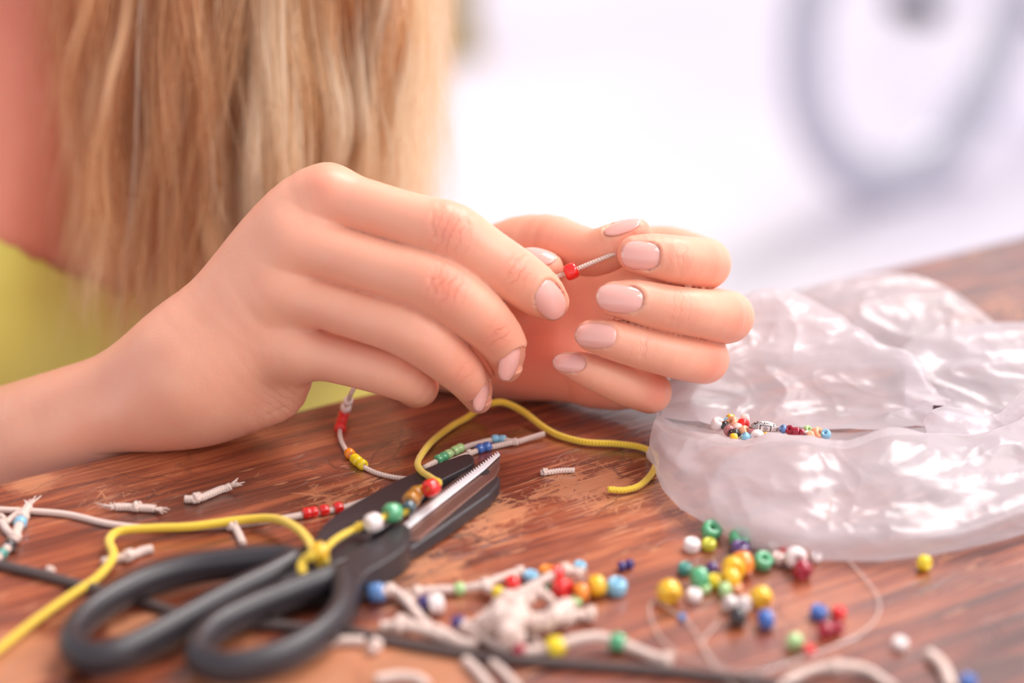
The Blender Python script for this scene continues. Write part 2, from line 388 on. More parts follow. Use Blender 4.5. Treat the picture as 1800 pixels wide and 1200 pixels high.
# ------------------------------------------------------------------ table edge line, table, ground
ED = (E1-E0)[:2]/np.linalg.norm((E1-E0)[:2]); EN = np.array([-ED[1], ED[0]])
def edge_dist(Q): return (Q[:, 0]-E0[0])*EN[0]+(Q[:, 1]-E0[1])*EN[1]
def build_table():
    t = thing('wooden_table', 'old worn red-brown wooden table under the hands, scissors, beads and bag', 'table', (0, 0.3, 0))
    a0 = E0[:2]-ED*.42; a1 = E0[:2]+ED*1.0
    bm = bmesh.new(); nu, nv, D = 90, 60, .80
    rnd = random.Random(3)
    def pt(u, v, z):
        base = a0+(a1-a0)*u-EN*D*v; return (base[0], base[1], z)
    prof = [(0.012, -.040), (0.002, -.037), (0, -.030), (0, -.006), (.0015, -.0018), (.006, 0)]
    rows = []
    vs_ = [(q/D, TZ+z) for q, z in prof]+[(.006/D+(1-.012/D)*k/nv, TZ) for k in range(1, nv)]+[(1-q/D, TZ+z) for q, z in reversed(prof)]
    for v, z in vs_:
        row = []
        for i in range(nu+1):
            x, y, zz = pt(i/nu, v, z)
            if v < .01: 
                k = mnoise.noise(Vector((i*.9, 3.1, v*9)))*.0012; x -= EN[0]*abs(k); y -= EN[1]*abs(k)
            row.append(bm.verts.new((x, y, zz)))
        rows.append(row)
    for r0, r1 in zip(rows, rows[1:]):
        for i in range(nu): bm.faces.new((r0[i], r0[i+1], r1[i+1], r1[i]))
    for i in range(nu): bm.faces.new((rows[0][i+1], rows[0][i], rows[-1][i], rows[-1][i+1]))
    for side in (0, nu): bm.faces.new([r[side] for r in rows])
    bmesh.ops.recalc_face_normals(bm, faces=bm.faces)
    # local frame turned along the edge so the grain runs with it
    ang = math.atan2(ED[1], ED[0]); me = bpy.data.meshes.new('tabletop')
    Rm = Matrix.Rotation(-ang, 4, 'Z'); bmesh.ops.transform(bm, matrix=Rm @ Matrix.Translation((0, -.3, 0)), verts=bm.verts)
    bm.to_mesh(me); bm.free(); me.materials.append(WOOD)
    o = bpy.data.objects.new('tabletop', me); link(o, t); o.rotation_euler.z = ang
    m_in = .07
    for (u, v) in ((.07, .10), (.93, .10), (.07, .9), (.93, .9)):
        x, y, _ = pt(u, v, 0); s = .03; V = []; Fc = []
        for k, (z, q) in enumerate(((0, .7), (.35, .85), (.66, 1), (TZ-.036, 1))):
            V += [(x+s*q*a, y+s*q*b, z) for a, b in ((-1, -1), (1, -1), (1, 1), (-1, 1))]
        for k in range(3): Fc += [(4*k+i, 4*k+(i+1) % 4, 4*k+4+(i+1) % 4, 4*k+4+i) for i in range(4)]
        Fc += [(3, 2, 1, 0), (12, 13, 14, 15)]
        meshobj('leg', V, Fc, WOOD, t, smooth=False)
    V = []
    pts = [pt(.09, .12, 0), pt(.91, .12, 0), pt(.91, .88, 0), pt(.09, .88, 0)]
    for i in range(4):
        a = np.array(pts[i][:2]); b = np.array(pts[(i+1) % 4][:2]); d = (b-a)/np.linalg.norm(b-a); nn = np.array([-d[1], d[0]])*.011
        V = [(*(a+nn), TZ-.11), (*(b+nn), TZ-.11), (*(b-nn), TZ-.11), (*(a-nn), TZ-.11), (*(a+nn), TZ-.037), (*(b+nn), TZ-.037), (*(b-nn), TZ-.037), (*(a-nn), TZ-.037)]
        meshobj('apron', V, [(3, 2, 1, 0), (4, 5, 6, 7), (0, 1, 5, 4), (1, 2, 6, 5), (2, 3, 7, 6), (3, 0, 4, 7)], WOOD, t, smooth=False)
build_table()
def build_floor():
    m = mat('pale_paving', (.86, .82, .86), .8, .3); t = NT(m)
    tc = t.n('ShaderNodeTexCoord'); n = t.n('ShaderNodeTexNoise', i_Scale=.55, i_Detail=3.0); t.l(tc.outputs['Object'], n.inputs['Vector'])
    n2 = t.n('ShaderNodeTexNoise', i_Scale=30.0, i_Detail=5.0); t.l(tc.outputs['Object'], n2.inputs['Vector'])
    c = t.ramp(n.outputs['Fac'], [(.35, (.70, .66, .80)), (.6, (.84, .78, .82))]); c = t.mix(t.math('MULTIPLY', n2.outputs['Fac'], .12), c, (.6, .56, .6)); t.l(c, t.b.inputs['Base Color'])
    t.bump(n2.outputs['Fac'], .3, .004)
    n = 16; V = []; Fc = []
    for i in range(n+1):
        for j in range(n+1): V.append((-20+40*i/n, -10+50*j/n, 0))
    for i in range(n):
        for j in range(n): a = i*(n+1)+j; Fc.append((a, a+n+1, a+n+2, a+1))
    o = meshobj('floor', V, Fc, m, smooth=False); o['kind'] = 'structure'
build_floor()

# ------------------------------------------------------------------ the woman
NAILS = []
class Nail:
    def __init__(s, px, py, chain, dirpx, L, W, toward=None, lift=0.0, pw=.35, pull=(0, 0, 0), open_side=False):
        s.open = open_side
        """centre pixel, finger chain it sits on, direction to the tip as (right, up, toward viewer), half length / half width in px"""
        ray = P(px, py, 1.0)-CAM
        t = .55
        for _ in range(200):
            dd = float(chain((CAM+ray*t)[None])[0])
            if dd > .5: t += .01; continue
            t += max(dd, 0.00003)
            if dd < .00003: break
        c = CAM+ray*t; e = 1e-4
        g = np.array([float(chain((c+e*np.eye(3)[i])[None])[0]-chain((c-e*np.eye(3)[i])[None])[0]) for i in range(3)])
        n = g/np.linalg.norm(g)
        n = n+np.array(camvec(*pull) if any(pull) else np.zeros(3))*pw; n /= np.linalg.norm(n)
        a = camvec(*dirpx); a = a-n*np.dot(a, n); a /= np.linalg.norm(a); b = np.cross(n, a)
        s.c = c+n*lift; s.a, s.b, s.n = a, b, n; s.L = m_px(L, c); s.W = m_px(W, c); s.Rn = s.W*1.12; s.Ra = s.L*3.2
        s.lo = c-.02; s.hi = c+.02; NAILS.append(s)
    def sheet(s, u, v):
        vv = np.clip(np.abs(v)/s.Rn, 0, .97)
        return -(s.Rn-s.Rn*np.sqrt(1-vv*vv))*.8-u*u/(2*s.Ra)
    def oval(s, u, v):
        uu = np.where(u > 0, u/s.L, u/s.L)
        return (np.abs(uu)**2.6+np.abs(v/s.W)**2.6)**(1/2.6)-1
    def carve(s, Q, d):
        ins = np.all((Q > s.lo) & (Q < s.hi), axis=1)
        if not ins.any(): return d
        q = Q[ins]-s.c; u, v, w_ = q@s.a, q@s.b, q@s.n
        h = w_-s.sheet(u, v); e = s.oval(u, np.minimum(v, s.W*.75) if s.open else v); dd = d[ins]
        fold = .00028*np.exp(-((e-.13)/.11)**2)*(u < s.L*.75)*np.exp(-(h/.003)**2)
        dd = dd-fold
        cv = np.maximum(-(h+.00012), e*s.W*.45)
        cv = np.where((h > .006), 1.0, cv)
        dd = smax(dd, -cv, .0003); d[ins] = dd; return d
    def mesh(s, parent):
        nr, ns = 10, 36; V = []; Fc = []; mi = []
        def pt(u, v, off): return s.c+s.a*u+s.b*v+s.n*(float(s.sheet(np.array(u), np.array(v)))+off)
        def uvof(r, k):
            th = 2*math.pi*k/ns; c_, s_ = math.cos(th), math.sin(th); q = (abs(c_)**2.6+abs(s_)**2.6)**(-1/2.6)
            return r*q*c_*s.L*1.02, r*q*s_*s.W*1.01
        V.append(pt(0, 0, .00042))
        for i in range(1, nr+1):
            r = i/nr
            for k in range(ns): u, v = uvof(r, k); V.append(pt(u, v, .00042-.0003*r**5))
        for k in range(ns): u, v = uvof(.98, k); V.append(pt(u, v, -.00015))
        for k in range(ns): Fc.append((0, 1+k, 1+(k+1) % ns)); mi.append(0)
        for i in range(nr):
            for k in range(ns):
                a = 1+i*ns+k; b = 1+i*ns+(k+1) % ns; Fc.append((a, a+ns, b+ns, b))
                u, v = uvof((i+.5)/nr, k+.5); mi.append(1 if u > s.L*.86 else 0)
        o = meshobj('nail', V, Fc, [NAIL, NAILW], parent)
        o.data.polygons.foreach_set('material_index', mi)
        return o
# near (right) hand ---------------------------------------------------
n_index = px_chain([(575, 347, .656, 54), (635, 362, .652, 50), (700, 381, .649, 49), (750, 397, .647, 52), (795, 413, .646, 57), (850, 450, .648, 53), (908, 486, .652, 49), (945, 512, .656, 44), (968, 531, .660, 33)])
n_middle = px_chain([(522, 427, .654, 55), (600, 449, .650, 50), (680, 474, .646, 50), (740, 490, .643, 52), (785, 512, .643, 55), (838, 552, .647, 50), (877, 592, .654, 43), (890, 620, .661, 38), (891, 645, .667, 27)])
n_ring = px_chain([(492, 508, .657, 51), (570, 533, .653, 45), (640, 556, .649, 45), (690, 570, .647, 48), (737, 588, .647, 52), (785, 628, .652, 45), (820, 663, .660, 38), (836, 685, .668, 33), (841, 703, .674, 24)])
n_pinky = px_chain([(500, 612, .664, 52), (560, 624, .660, 44), (620, 638, .657, 42), (690, 655, .656, 44), (728, 674, .661, 38), (738, 682, .670, 33), (730, 688, .684, 29), (722, 690, .692, 23)])
n_thumb = px_chain([(400, 590, .690, 60), (500, 520, .706, 62), (620, 480, .705, 58), (720, 478, .700, 52), (800, 494, .693, 47), (860, 502, .687, 44), (905, 490, .681, 41), (938, 474, .6765, 37), (958, 471, .675, 31), (966, 472, .6745, 25)])
n_palm = [px_chain(r, margin=.03) for r in (
    [(335, 618, .672, 78), (400, 520, .668, 60), (470, 425, .662, 58), (530, 365, .658, 58), (576, 345, .656, 53)],
    [(345, 640, .672, 82), (440, 520, .664, 66), (522, 427, .656, 56)],
    [(345, 660, .672, 82), (420, 570, .666, 70), (492, 508, .659, 52)],
    [(340, 675, .674, 82), (410, 640, .671, 74), (470, 612, .666, 58), (520, 612, .662, 50)],
    [(300, 690, .680, 76), (370, 698, .680, 66), (440, 698, .678, 58), (490, 694, .676, 44), (515, 672, .672, 32)],
    [(360, 600, .684, 70), (430, 520, .690, 62), (520, 470, .695, 55)])]
n_arm = Chain([(*P(x, y, d), r*d/F) for x, y, d, r in [(-370, 975, .735, 165), (-200, 890, .722, 140), (-50, 810, .706, 112), (100, 748, .692, 96), (230, 698, .682, 88), (330, 655, .675, 90)]], 4, margin=.04)
# far (left) hand ---------------------------------------------------
f_thumb = px_chain([(850, 505, .722, 75), (895, 458, .708, 68), (960, 432, .694, 56), (1008, 438, .685, 46), (1045, 444, .678, 42), (1080, 432, .673, 40), (1106, 418, .671, 34), (1118, 410, .670, 27)])
f_index = px_chain([(1118, 446, .658, 33), (1150, 450, .6585, 40), (1192, 457, .660, 43), (1238, 464, .672, 46), (1228, 457, .695, 44), (1175, 441, .709, 44), (1110, 445, .712, 46)])
f_middle = px_chain([(1082, 525, .655, 31), (1118, 529, .655, 38), (1175, 542, .657, 41), (1230, 550, .661, 43), (1278, 557, .674, 47), (1262, 552, .695, 45), (1190, 538, .711, 46), (1120, 530, .714, 50)])
f_ring = px_chain([(1038, 589, .657, 27), (1072, 596, .656, 35), (1130, 611, .659, 38), (1190, 625, .664, 41), (1238, 631, .677, 44), (1215, 628, .694, 42), (1150, 612, .706, 44), (1090, 600, .711, 50)])
f_pinky = px_chain([(996, 639, .6635, 21), (1028, 648, .662, 29), (1070, 664, .665, 34), (1110, 679, .671, 37), (1143, 689, .682, 38), (1122, 680, .695, 38), (1050, 662, .701, 50)])
f_palm = [px_chain(r, margin=.03) for r in (
    [(790, 560, .73, 82), (880, 500, .724, 75), (1000, 470, .716, 60), (1110, 448, .713, 46)],
    [(790, 570, .73, 82), (940, 545, .722, 70), (1120, 530, .715, 50)],
    [(790, 580, .73, 82), (930, 600, .719, 70), (1090, 602, .712, 50)],
    [(790, 590, .73, 78), (880, 635, .718, 66), (980, 650, .708, 55), (1050, 665, .702, 50), (1080, 678, .700, 40)],
    [(820, 560, .725, 75), (870, 500, .712, 70), (920, 460, .702, 60)])]
f_arm = Chain([(*P(x, y, d), r*d/F) for x, y, d, r in [(590, 485, .95, 125), (650, 520, .86, 110), (720, 548, .78, 95), (790, 572, .73, 86)]], 4, margin=.04)

Nail(974, 529, n_index, (.75, -.62, -.1), 42, 29, pull=(.5, .25, .8))
Nail(904, 640, n_middle, (.05, -.95, -.2), 34, 27, pw=.9, pull=(1, .1, .35), open_side=True)
Nail(853, 697, n_ring, (.05, -.95, -.2), 29, 22, pw=.9, pull=(1, .1, .35), open_side=True)
Nail(950, 442, n_thumb, (.85, -.5, .1), 31, 26, pull=(.15, .9, .3))
Nail(1127, 450, f_index, (-1, .06, .0), 35, 26)
Nail(1090, 523, f_middle, (-1, .12, 0), 42, 26, pull=(0, .25, 1))
Nail(1045, 588, f_ring, (-1, .12, 0), 38, 23, pull=(0, .25, 1))
Nail(1000, 636, f_pinky, (-1, .18, 0), 31, 18, pull=(0, .25, 1))
Nail(1092, 392, f_thumb, (.93, .35, .05), 34, 22, pull=(-.2, 1, -.1))

def table_clip(Q, d): return np.maximum(d, -np.maximum(Q[:, 2]-(TZ+.0002), edge_dist(Q)+.0))
# dents: pad creases and tendon hollows, as soft subtractive spheres along a line
def crease(Q, d, a, b, depth_, sig):
    a = np.asarray(a); b = np.asarray(b); ba = b-a
    lo = np.minimum(a, b)-sig*4; hi = np.maximum(a, b)+sig*4
    ins = np.all((Q > lo) & (Q < hi), axis=1)
    if ins.any():
        q = Q[ins]; t = np.clip((q-a)@ba/(ba@ba), 0, 1); r = np.linalg.norm(q-a-t[:, None]*ba, axis=1)
        d[ins] += depth_*np.exp(-(r/sig)**2)
    return d
def surfP(px, py, sdf, t0=.5):
    ray = P(px, py, 1.0)-CAM; t = t0
    for _ in range(120):
        dd = float(sdf((CAM+ray*t)[None])[0])
        if dd > .9: t += .008; continue
        t += max(dd, .00005)
        if dd < .00006: break
    return CAM+ray*t
def near_raw(Q):
    p = np.full(len(Q), BIG)
    for i, c in enumerate(n_palm):
        x = c(Q); p = smin(p, x, .010) if i else x.astype(float)
    p = smin(p, n_arm(Q), .018)
    d = smin(p, n_thumb(Q), .008)
    out = None
    for f in (n_index, n_middle, n_ring, n_pinky):
        x = smin(d, f(Q), .0055); out = x if out is None else np.minimum(out, x)
    return out
def far_raw(Q):
    p = np.full(len(Q), BIG)
    for i, c in enumerate(f_palm):
        x = c(Q); p = smin(p, x, .010) if i else x.astype(float)
    p = smin(p, f_arm(Q), .018)
    out = smin(p, f_thumb(Q), .008)
    for f in (f_index, f_middle, f_ring, f_pinky):
        x = smin(p, f(Q), .004); out = np.minimum(out, x)
    return out
CR_N = []; CR_F = []
def add_crease(lst, sdf, pts, dep, sig):
    S = [surfP(x, y, sdf) for x, y in pts]
    for a, b in zip(S, S[1:]): lst.append((a, b, dep, sig))
# knuckle folds of the near hand (pixel lines across the joints)
for pts, dep in [([(762, 372), (758, 395), (766, 420)], .00035), ([(775, 362), (770, 388), (778, 425)], .00025), ([(812, 372), (822, 392), (818, 412)], .0002),
                 ([(925, 448), (912, 462), (893, 487)], .00035), ([(915, 440), (902, 456), (886, 476)], .0002),
                 ([(765, 468), (757, 490), (764, 515)], .00035), ([(778, 462), (770, 490), (778, 522)], .00022), ([(808, 480), (818, 500), (808, 518)], .0002),
                 ([(888, 572), (872, 592), (862, 606)], .0003), ([(898, 580), (885, 598), (872, 612)], .0002),
                 ([(722, 545), (712, 568), (718, 592)], .00035), ([(734, 540), (728, 568), (736, 598)], .00025), ([(752, 556), (762, 576), (752, 596)], .0002),
                 ([(690, 632), (680, 650), (686, 668)], .0003), ([(665, 632), (660, 650), (664, 668)], .0002), ([(700, 640), (694, 655), (700, 672)], .0002),
                 ([(470, 730), (500, 715), (525, 690)], .0003), ([(460, 715), (490, 700), (515, 676)], .00025)]:
    add_crease(CR_N, near_raw, pts, dep, .0007)
for pts, dep in [([(1195, 430), (1192, 455), (1196, 482)], .00025), ([(1205, 432), (1203, 456), (1206, 478)], .00018),
                 ([(1190, 515), (1186, 538), (1180, 562)], .00035), ([(1200, 517), (1198, 540), (1192, 566)], .0002), ([(1313, 545), (1312, 560), (1308, 575)], .0002),
                 ([(1135, 590), (1130, 608), (1128, 628)], .0002), ([(1078, 652), (1074, 665), (1070, 678)], .0002), ([(1000, 680), (1003, 700), (1010, 712)], .0005)]:
    add_crease(CR_F, far_raw, pts, dep, .0008)
# hollows between the tendons at the back of the near hand, bumps over the knuckles
HOLL = []
for pts in ([(415, 560), (470, 480), (540, 408)], [(400, 600), (455, 545), (520, 480)], [(400, 640), (450, 600), (510, 560)]):
    S = [surfP(x, y, near_raw) for x, y in pts]
    for a, b in zip(S, S[1:]): HOLL.append((a, b, .0011, .005))
for pts in ([(60, 740), (180, 690), (290, 640), (360, 590)],):
    S = [surfP(x, y, near_raw) for x, y in pts]
    for a, b in zip(S, S[1:]): HOLL.append((a, b, .0012, .006))
BUMP = [(surfP(x, y, near_raw), -a, s_) for x, y, a, s_ in ((570, 322, .0012, .006), (512, 398, .0015, .0055), (480, 478, .0016, .006), (478, 590, .001, .006), (300, 640, .0008, .009))]
def near_sdf(Q):
    d = near_raw(Q)
    for a, b, dp, sg in HOLL+CR_N: d = crease(Q, d, a, b, dp, sg)
    for c, dp, sg in BUMP: d = crease(Q, d, c, c+1e-5, dp, sg)
    for n in NAILS[:4]: d = n.carve(Q, d)
    return table_clip(Q, d)
def far_sdf(Q):
    d = far_raw(Q)
    for a, b, dp, sg in CR_F: d = crease(Q, d, a, b, dp, sg)
    for n in NAILS[4:]: d = n.carve(Q, d)
    return table_clip(Q, d)
# torso ---------------------------------------------------------------
FD = np.array([.45, -.89, 0]); LD = np.array([.89, .45, 0]); SM = np.array([-.215, .865, .885])
def bp(lat, fwd_, z): return (SM[0]+LD[0]*lat+FD[0]*fwd_, SM[1]+LD[1]*lat+FD[1]*fwd_, z)
def C(pts, n=3): return Chain([(*p, r) for p, r in pts], n, margin=.12)
torso_ch = [C([(bp(-.075, 0, .80), .092), (bp(0, .012, .80), .095), (bp(.075, 0, .80), .092)]),
            C([(bp(-.14, -.01, .885), .045), (bp(0, -.01, .90), .055), (bp(.14, -.01, .885), .045)]),
            C([(bp(-.05, -.02, .64), .085), (bp(.05, .0, .65), .085), (bp(.10, .03, .67), .075)]), C([(bp(0, 0, .80), .10), (bp(0, -.02, .62), .10), (bp(0, -.03, .48), .12)]),
            C([(bp(-.07, -.03, .47), .10), (bp(.07, -.03, .47), .10)]),
            C([(bp(-.068, .075, .745), .052), (bp(-.067, .077, .744), .052)]), C([(bp(.068, .075, .745), .052), (bp(.067, .077, .744), .052)])]
neck_ch = [C([(bp(0, .0, .88), .052), (bp(0, .04, .99), .048)]), C([(bp(0, .09, 1.085), .078), (bp(0, .065, 1.12), .086)]), C([(bp(0, .13, 1.03), .045), (bp(0, .12, 1.08), .066)]),
           C([(bp(0, .185, 1.085), .008), (bp(0, .205, 1.06), .012)]), C([(bp(-.082, .08, 1.065), .012), (bp(-.085, .075, 1.09), .016)]), C([(bp(.082, .08, 1.065), .012), (bp(.085, .075, 1.09), .016)]),
           C([(bp(-.018, .168, 1.028), .008), (bp(.018, .168, 1.028), .008)])]
r_elb = n_arm.c[0]; l_elb = f_arm.c[0]
legs_ch = []
for s_ in (-1, 1):
    legs_ch.append(C([(bp(.08*s_, -.03, .46), .09), (bp(.10*s_, .18, .46), .075), (bp(.11*s_, .36, .46), .055), (bp(.11*s_, .40, .44), .052)]))
    legs_ch.append(C([(bp(.11*s_, .40, .44), .052), (bp(.11*s_, .36, .28), .052), (bp(.11*s_, .34, .09), .034), (bp(.11*s_, .35, .045), .036)]))
    legs_ch.append(C([(bp(.11*s_, .32, .035), .034), (bp(.11*s_, .42, .03), .03), (bp(.115*s_, .50, .022), .02)]))
arms_ch = [C([(bp(-.148, -.01, .88), .048), (tuple((np.array(bp(-.15, -.01, .88))+r_elb[:3])/2+np.array([-.01, 0, -.01])), .042), (tuple(r_elb[:3]), .036)]),
           C([(bp(.145, -.01, .88), .044), (tuple((np.array(bp(.145, -.01, .88))+l_elb[:3])/2+np.array([-.005, 0.01, -.01])), .038), (tuple(l_elb[:3]), .034)])]
def torso_sdf(Q):
    d = None
    for c in torso_ch: d = c(Q).astype(float) if d is None else smin(d, c(Q), .05)
    return d
def body_sdf(Q):
    d = torso_sdf(Q)
    for c in neck_ch[:3]: d = smin(d, c(Q), .03)
    for c in neck_ch[3:]: d = smin(d, c(Q), .012)
    for c in legs_ch: d = smin(d, c(Q), .02)
    for c in arms_ch: d = smin(d, c(Q), .03)
    d = smin(d, n_arm(Q)+.0004, .015); d = smin(d, f_arm(Q)+.0004, .015)
    return table_clip(Q, d)

def build_person():
    person = thing('person', 'woman with long wavy blonde hair in a yellow top stringing beads at the table', 'person', bp(0, 0, 0))
    hs = .00065
    lo = P(-90, 720, .70); VN, FN = surface_nets(near_sdf, (lo[0], .545, TZ-.03), (.032, .735, .865), hs)
    VF, FF = surface_nets(far_sdf, (-.033, .59, TZ-.004), (.095, .76, .832), hs)
    VB, FB = surface_nets(body_sdf, (-.56, .32, 0.0), (.12, 1.06, 1.22), .005, coarse=4)
    cb = VB[FB].mean(1)
    def inbox(c, lo, hi): return np.all((c > np.array(lo)+.0012) & (c < np.array(hi)-.0012), axis=1)
    drop = (inbox(cb, (lo[0], .545, TZ-.03), (.032, .735, .865)) & (near_raw(cb) < .006)) | (inbox(cb, (-.033, .59, TZ-.004), (.095, .76, .832)) & (far_raw(cb) < .006))
    FB = FB[~drop]
    V = np.vstack([VN, VF, VB]); Fc = np.vstack([FN, FF+len(VN), FB+len(VN)+len(VF)])
    me = bpy.data.meshes.new('body'); base = np.array(person.location)
    me.vertices.add(len(V)); me.vertices.foreach_set('co', (V-base).astype('f').ravel())
    me.loops.add(len(Fc)*4); me.loops.foreach_set('vertex_index', Fc.astype('i').ravel())
    me.polygons.add(len(Fc)); me.polygons.foreach_set('loop_start', np.arange(len(Fc), dtype='i')*4); me.polygons.foreach_set('loop_total', np.full(len(Fc), 4, 'i'))
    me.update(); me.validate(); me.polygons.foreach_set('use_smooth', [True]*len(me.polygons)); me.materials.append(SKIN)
    red = np.zeros(len(V)); red[len(VN)+len(VF):] = .5; wr = np.zeros(len(V)); al = np.zeros(len(V))  # coarse body reddened evenly, painting in the hair's shade on the chest
    def blob(p, r, s): 
        nonlocal red
        red = np.maximum(red, s*np.exp(-(((V-p)**2).sum(1))/(r*r)))
    for x, y, s in ((795, 395, .55), (785, 500, .6), (737, 575, .6), (695, 645, .6), (910, 478, .35), (880, 590, .4), (815, 655, .3), (570, 320, .3), (512, 400, .3), (485, 480, .3)):
        blob(surfP(x, y, near_raw), .0075, s)
    for x, y, s in ((960, 540, .4), (892, 650, .4), (842, 700, .4), (750, 690, .5)): blob(surfP(x, y, near_raw), .007, s)
    for x, y, s in ((1265, 470, .4), (1305, 560, .45), (1260, 640, .5), (1160, 690, .5), (1100, 450, .4), (1060, 525, .4), (1020, 590, .4), (980, 640, .4), (1120, 400, .6), (1195, 455, .2), (1190, 540, .25)):
        blob(surfP(x, y, far_raw), .008, s)
    for x, y, s, r in ((950, 600, .75, .022), (1000, 540, .6, .015), (930, 670, .6, .02), (1000, 690, .5, .02), (960, 430, .25, .02)): blob(surfP(x, y, far_raw), r, s)
    # joint wrinkles: (pixel, finger chain segment direction px, sigma m, strength)
    for x, y, dx, dy, sg, s, f in ((790, 408, .93, .35, .0065, 1, near_raw), (785, 503, .88, .45, .0065, 1, near_raw), (735, 580, .88, .45, .0065, 1, near_raw), (690, 652, .95, .25, .0055, .9, near_raw),
                                (908, 480, .8, .6, .0045, .9, near_raw), (878, 590, .6, .8, .0045, .9, near_raw), (818, 655, .7, .7, .004, .6, near_raw),
                                (1197, 456, 1, .1, .004, .6, far_raw), (1190, 541, 1, .15, .005, .7, far_raw), (1132, 610, 1, .2, .004, .4, far_raw), (1310, 560, 1, .1, .004, .5, far_raw), (1045, 400, 1, .1, .006, .7, far_raw),
                                (500, 705, -.6, .8, .009, .5, near_raw)):
        p = surfP(x, y, f); a = dx*RT-dy*UP
        q = V-p; wgt = s*np.exp(-((q**2).sum(1))/(sg*sg)); upd = wgt > wr
        wr = np.where(upd, wgt, wr); al = np.where(wgt > .02, np.where(upd, (q@a)*1000, al), al)
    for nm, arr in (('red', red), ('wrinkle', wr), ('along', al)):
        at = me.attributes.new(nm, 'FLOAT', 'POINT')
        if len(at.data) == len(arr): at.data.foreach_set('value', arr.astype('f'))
    o = bpy.data.objects.new('body', me); link(o, person)
    for n in NAILS: n.mesh(person)
    # eyes
    for s_ in (-1, 1):
        c = np.array(bp(.032*s_, .155, 1.085)); V_, F_ = uvsphere(c, .0125, 12, 8); meshobj('eye', V_, F_, mat('eye_white', (.9, .88, .85), .1), person)
    # yellow top
    def neckline(Q):
        s = (Q-SM)@LD; f = (Q-SM)@FD
        front = .745+.72*np.abs(s+.0)*(s < 0)+.22*np.abs(s)*(s >= 0)
        strap = (np.abs(s) > .088) & (np.abs(s) < .125)
        lim = np.where(f > .0, np.where(strap, 2, np.where(np.abs(s) >= .125, .80, front)), np.where(strap, 2, .86))
        return lim
    def top_sdf(Q):
        d = torso_sdf(Q)-.004
        nz = np.sin(Q[:, 2]*70+np.sin(Q[:, 0]*40)*1.5)*.0018*(Q[:, 2] < .76)
        return d+nz
    VT, FT = surface_nets(top_sdf, (-.47, .68, .50), (.08, 1.08, 1.0), .004, coarse=4)
    cen = VT[FT].mean(1); keep = (cen[:, 2] < neckline(cen)) & (cen[:, 2] > .515); FT = FT[keep]
    used = np.unique(FT); remap = np.full(len(VT), -1); remap[used] = np.arange(len(used))
    o = meshobj('yellow_top', VT[used], remap[FT].tolist(), YCLOTH, person)
    sm = o.modifiers.new('smooth', 'SMOOTH'); sm.iterations = 6; sm.factor = .6
    so = o.modifiers.new('solid', 'SOLIDIFY'); so.thickness = .0016; so.offset = 1
    # shorts
    def sh_sdf(Q):
        d = torso_sdf(Q)
        for c in legs_ch[::3]: d = smin(d, c(Q), .02)
        return d-.006
    VT, FT = surface_nets(sh_sdf, (-.50, .40, .30), (.10, 1.12, .66), .008, coarse=3)
    cen = VT[FT].mean(1); keep = (cen[:, 2] < .60) & (((cen-SM)@FD) < .22); FT = FT[keep]
    used = np.unique(FT); remap = np.full(len(VT), -1); remap[used] = np.arange(len(used))
    meshobj('shorts', VT[used], remap[FT].tolist(), mat('denim', (.10, .16, .28), .85), person)
    return person
def uvsphere(c, r, nu=12, nv=8, sc=(1, 1, 1)):
    V = [(c[0], c[1], c[2]+r*sc[2])]; Fc = []
    for i in range(1, nv):
        th = math.pi*i/nv
        for k in range(nu): a = 2*math.pi*k/nu; V.append((c[0]+r*sc[0]*math.sin(th)*math.cos(a), c[1]+r*sc[1]*math.sin(th)*math.sin(a), c[2]+r*sc[2]*math.cos(th)))
    V.append((c[0], c[1], c[2]-r*sc[2]))
    for k in range(nu): Fc.append((0, 1+k, 1+(k+1) % nu))
    for i in range(nv-2):
        for k in range(nu): a = 1+i*nu+k; b = 1+i*nu+(k+1) % nu; Fc.append((a, a+nu, b+nu, b))
    L = len(V)-1; s0 = 1+(nv-2)*nu
    for k in range(nu): Fc.append((s0+k, L, s0+(k+1) % nu))
    return V, Fc
PERSON = build_person()

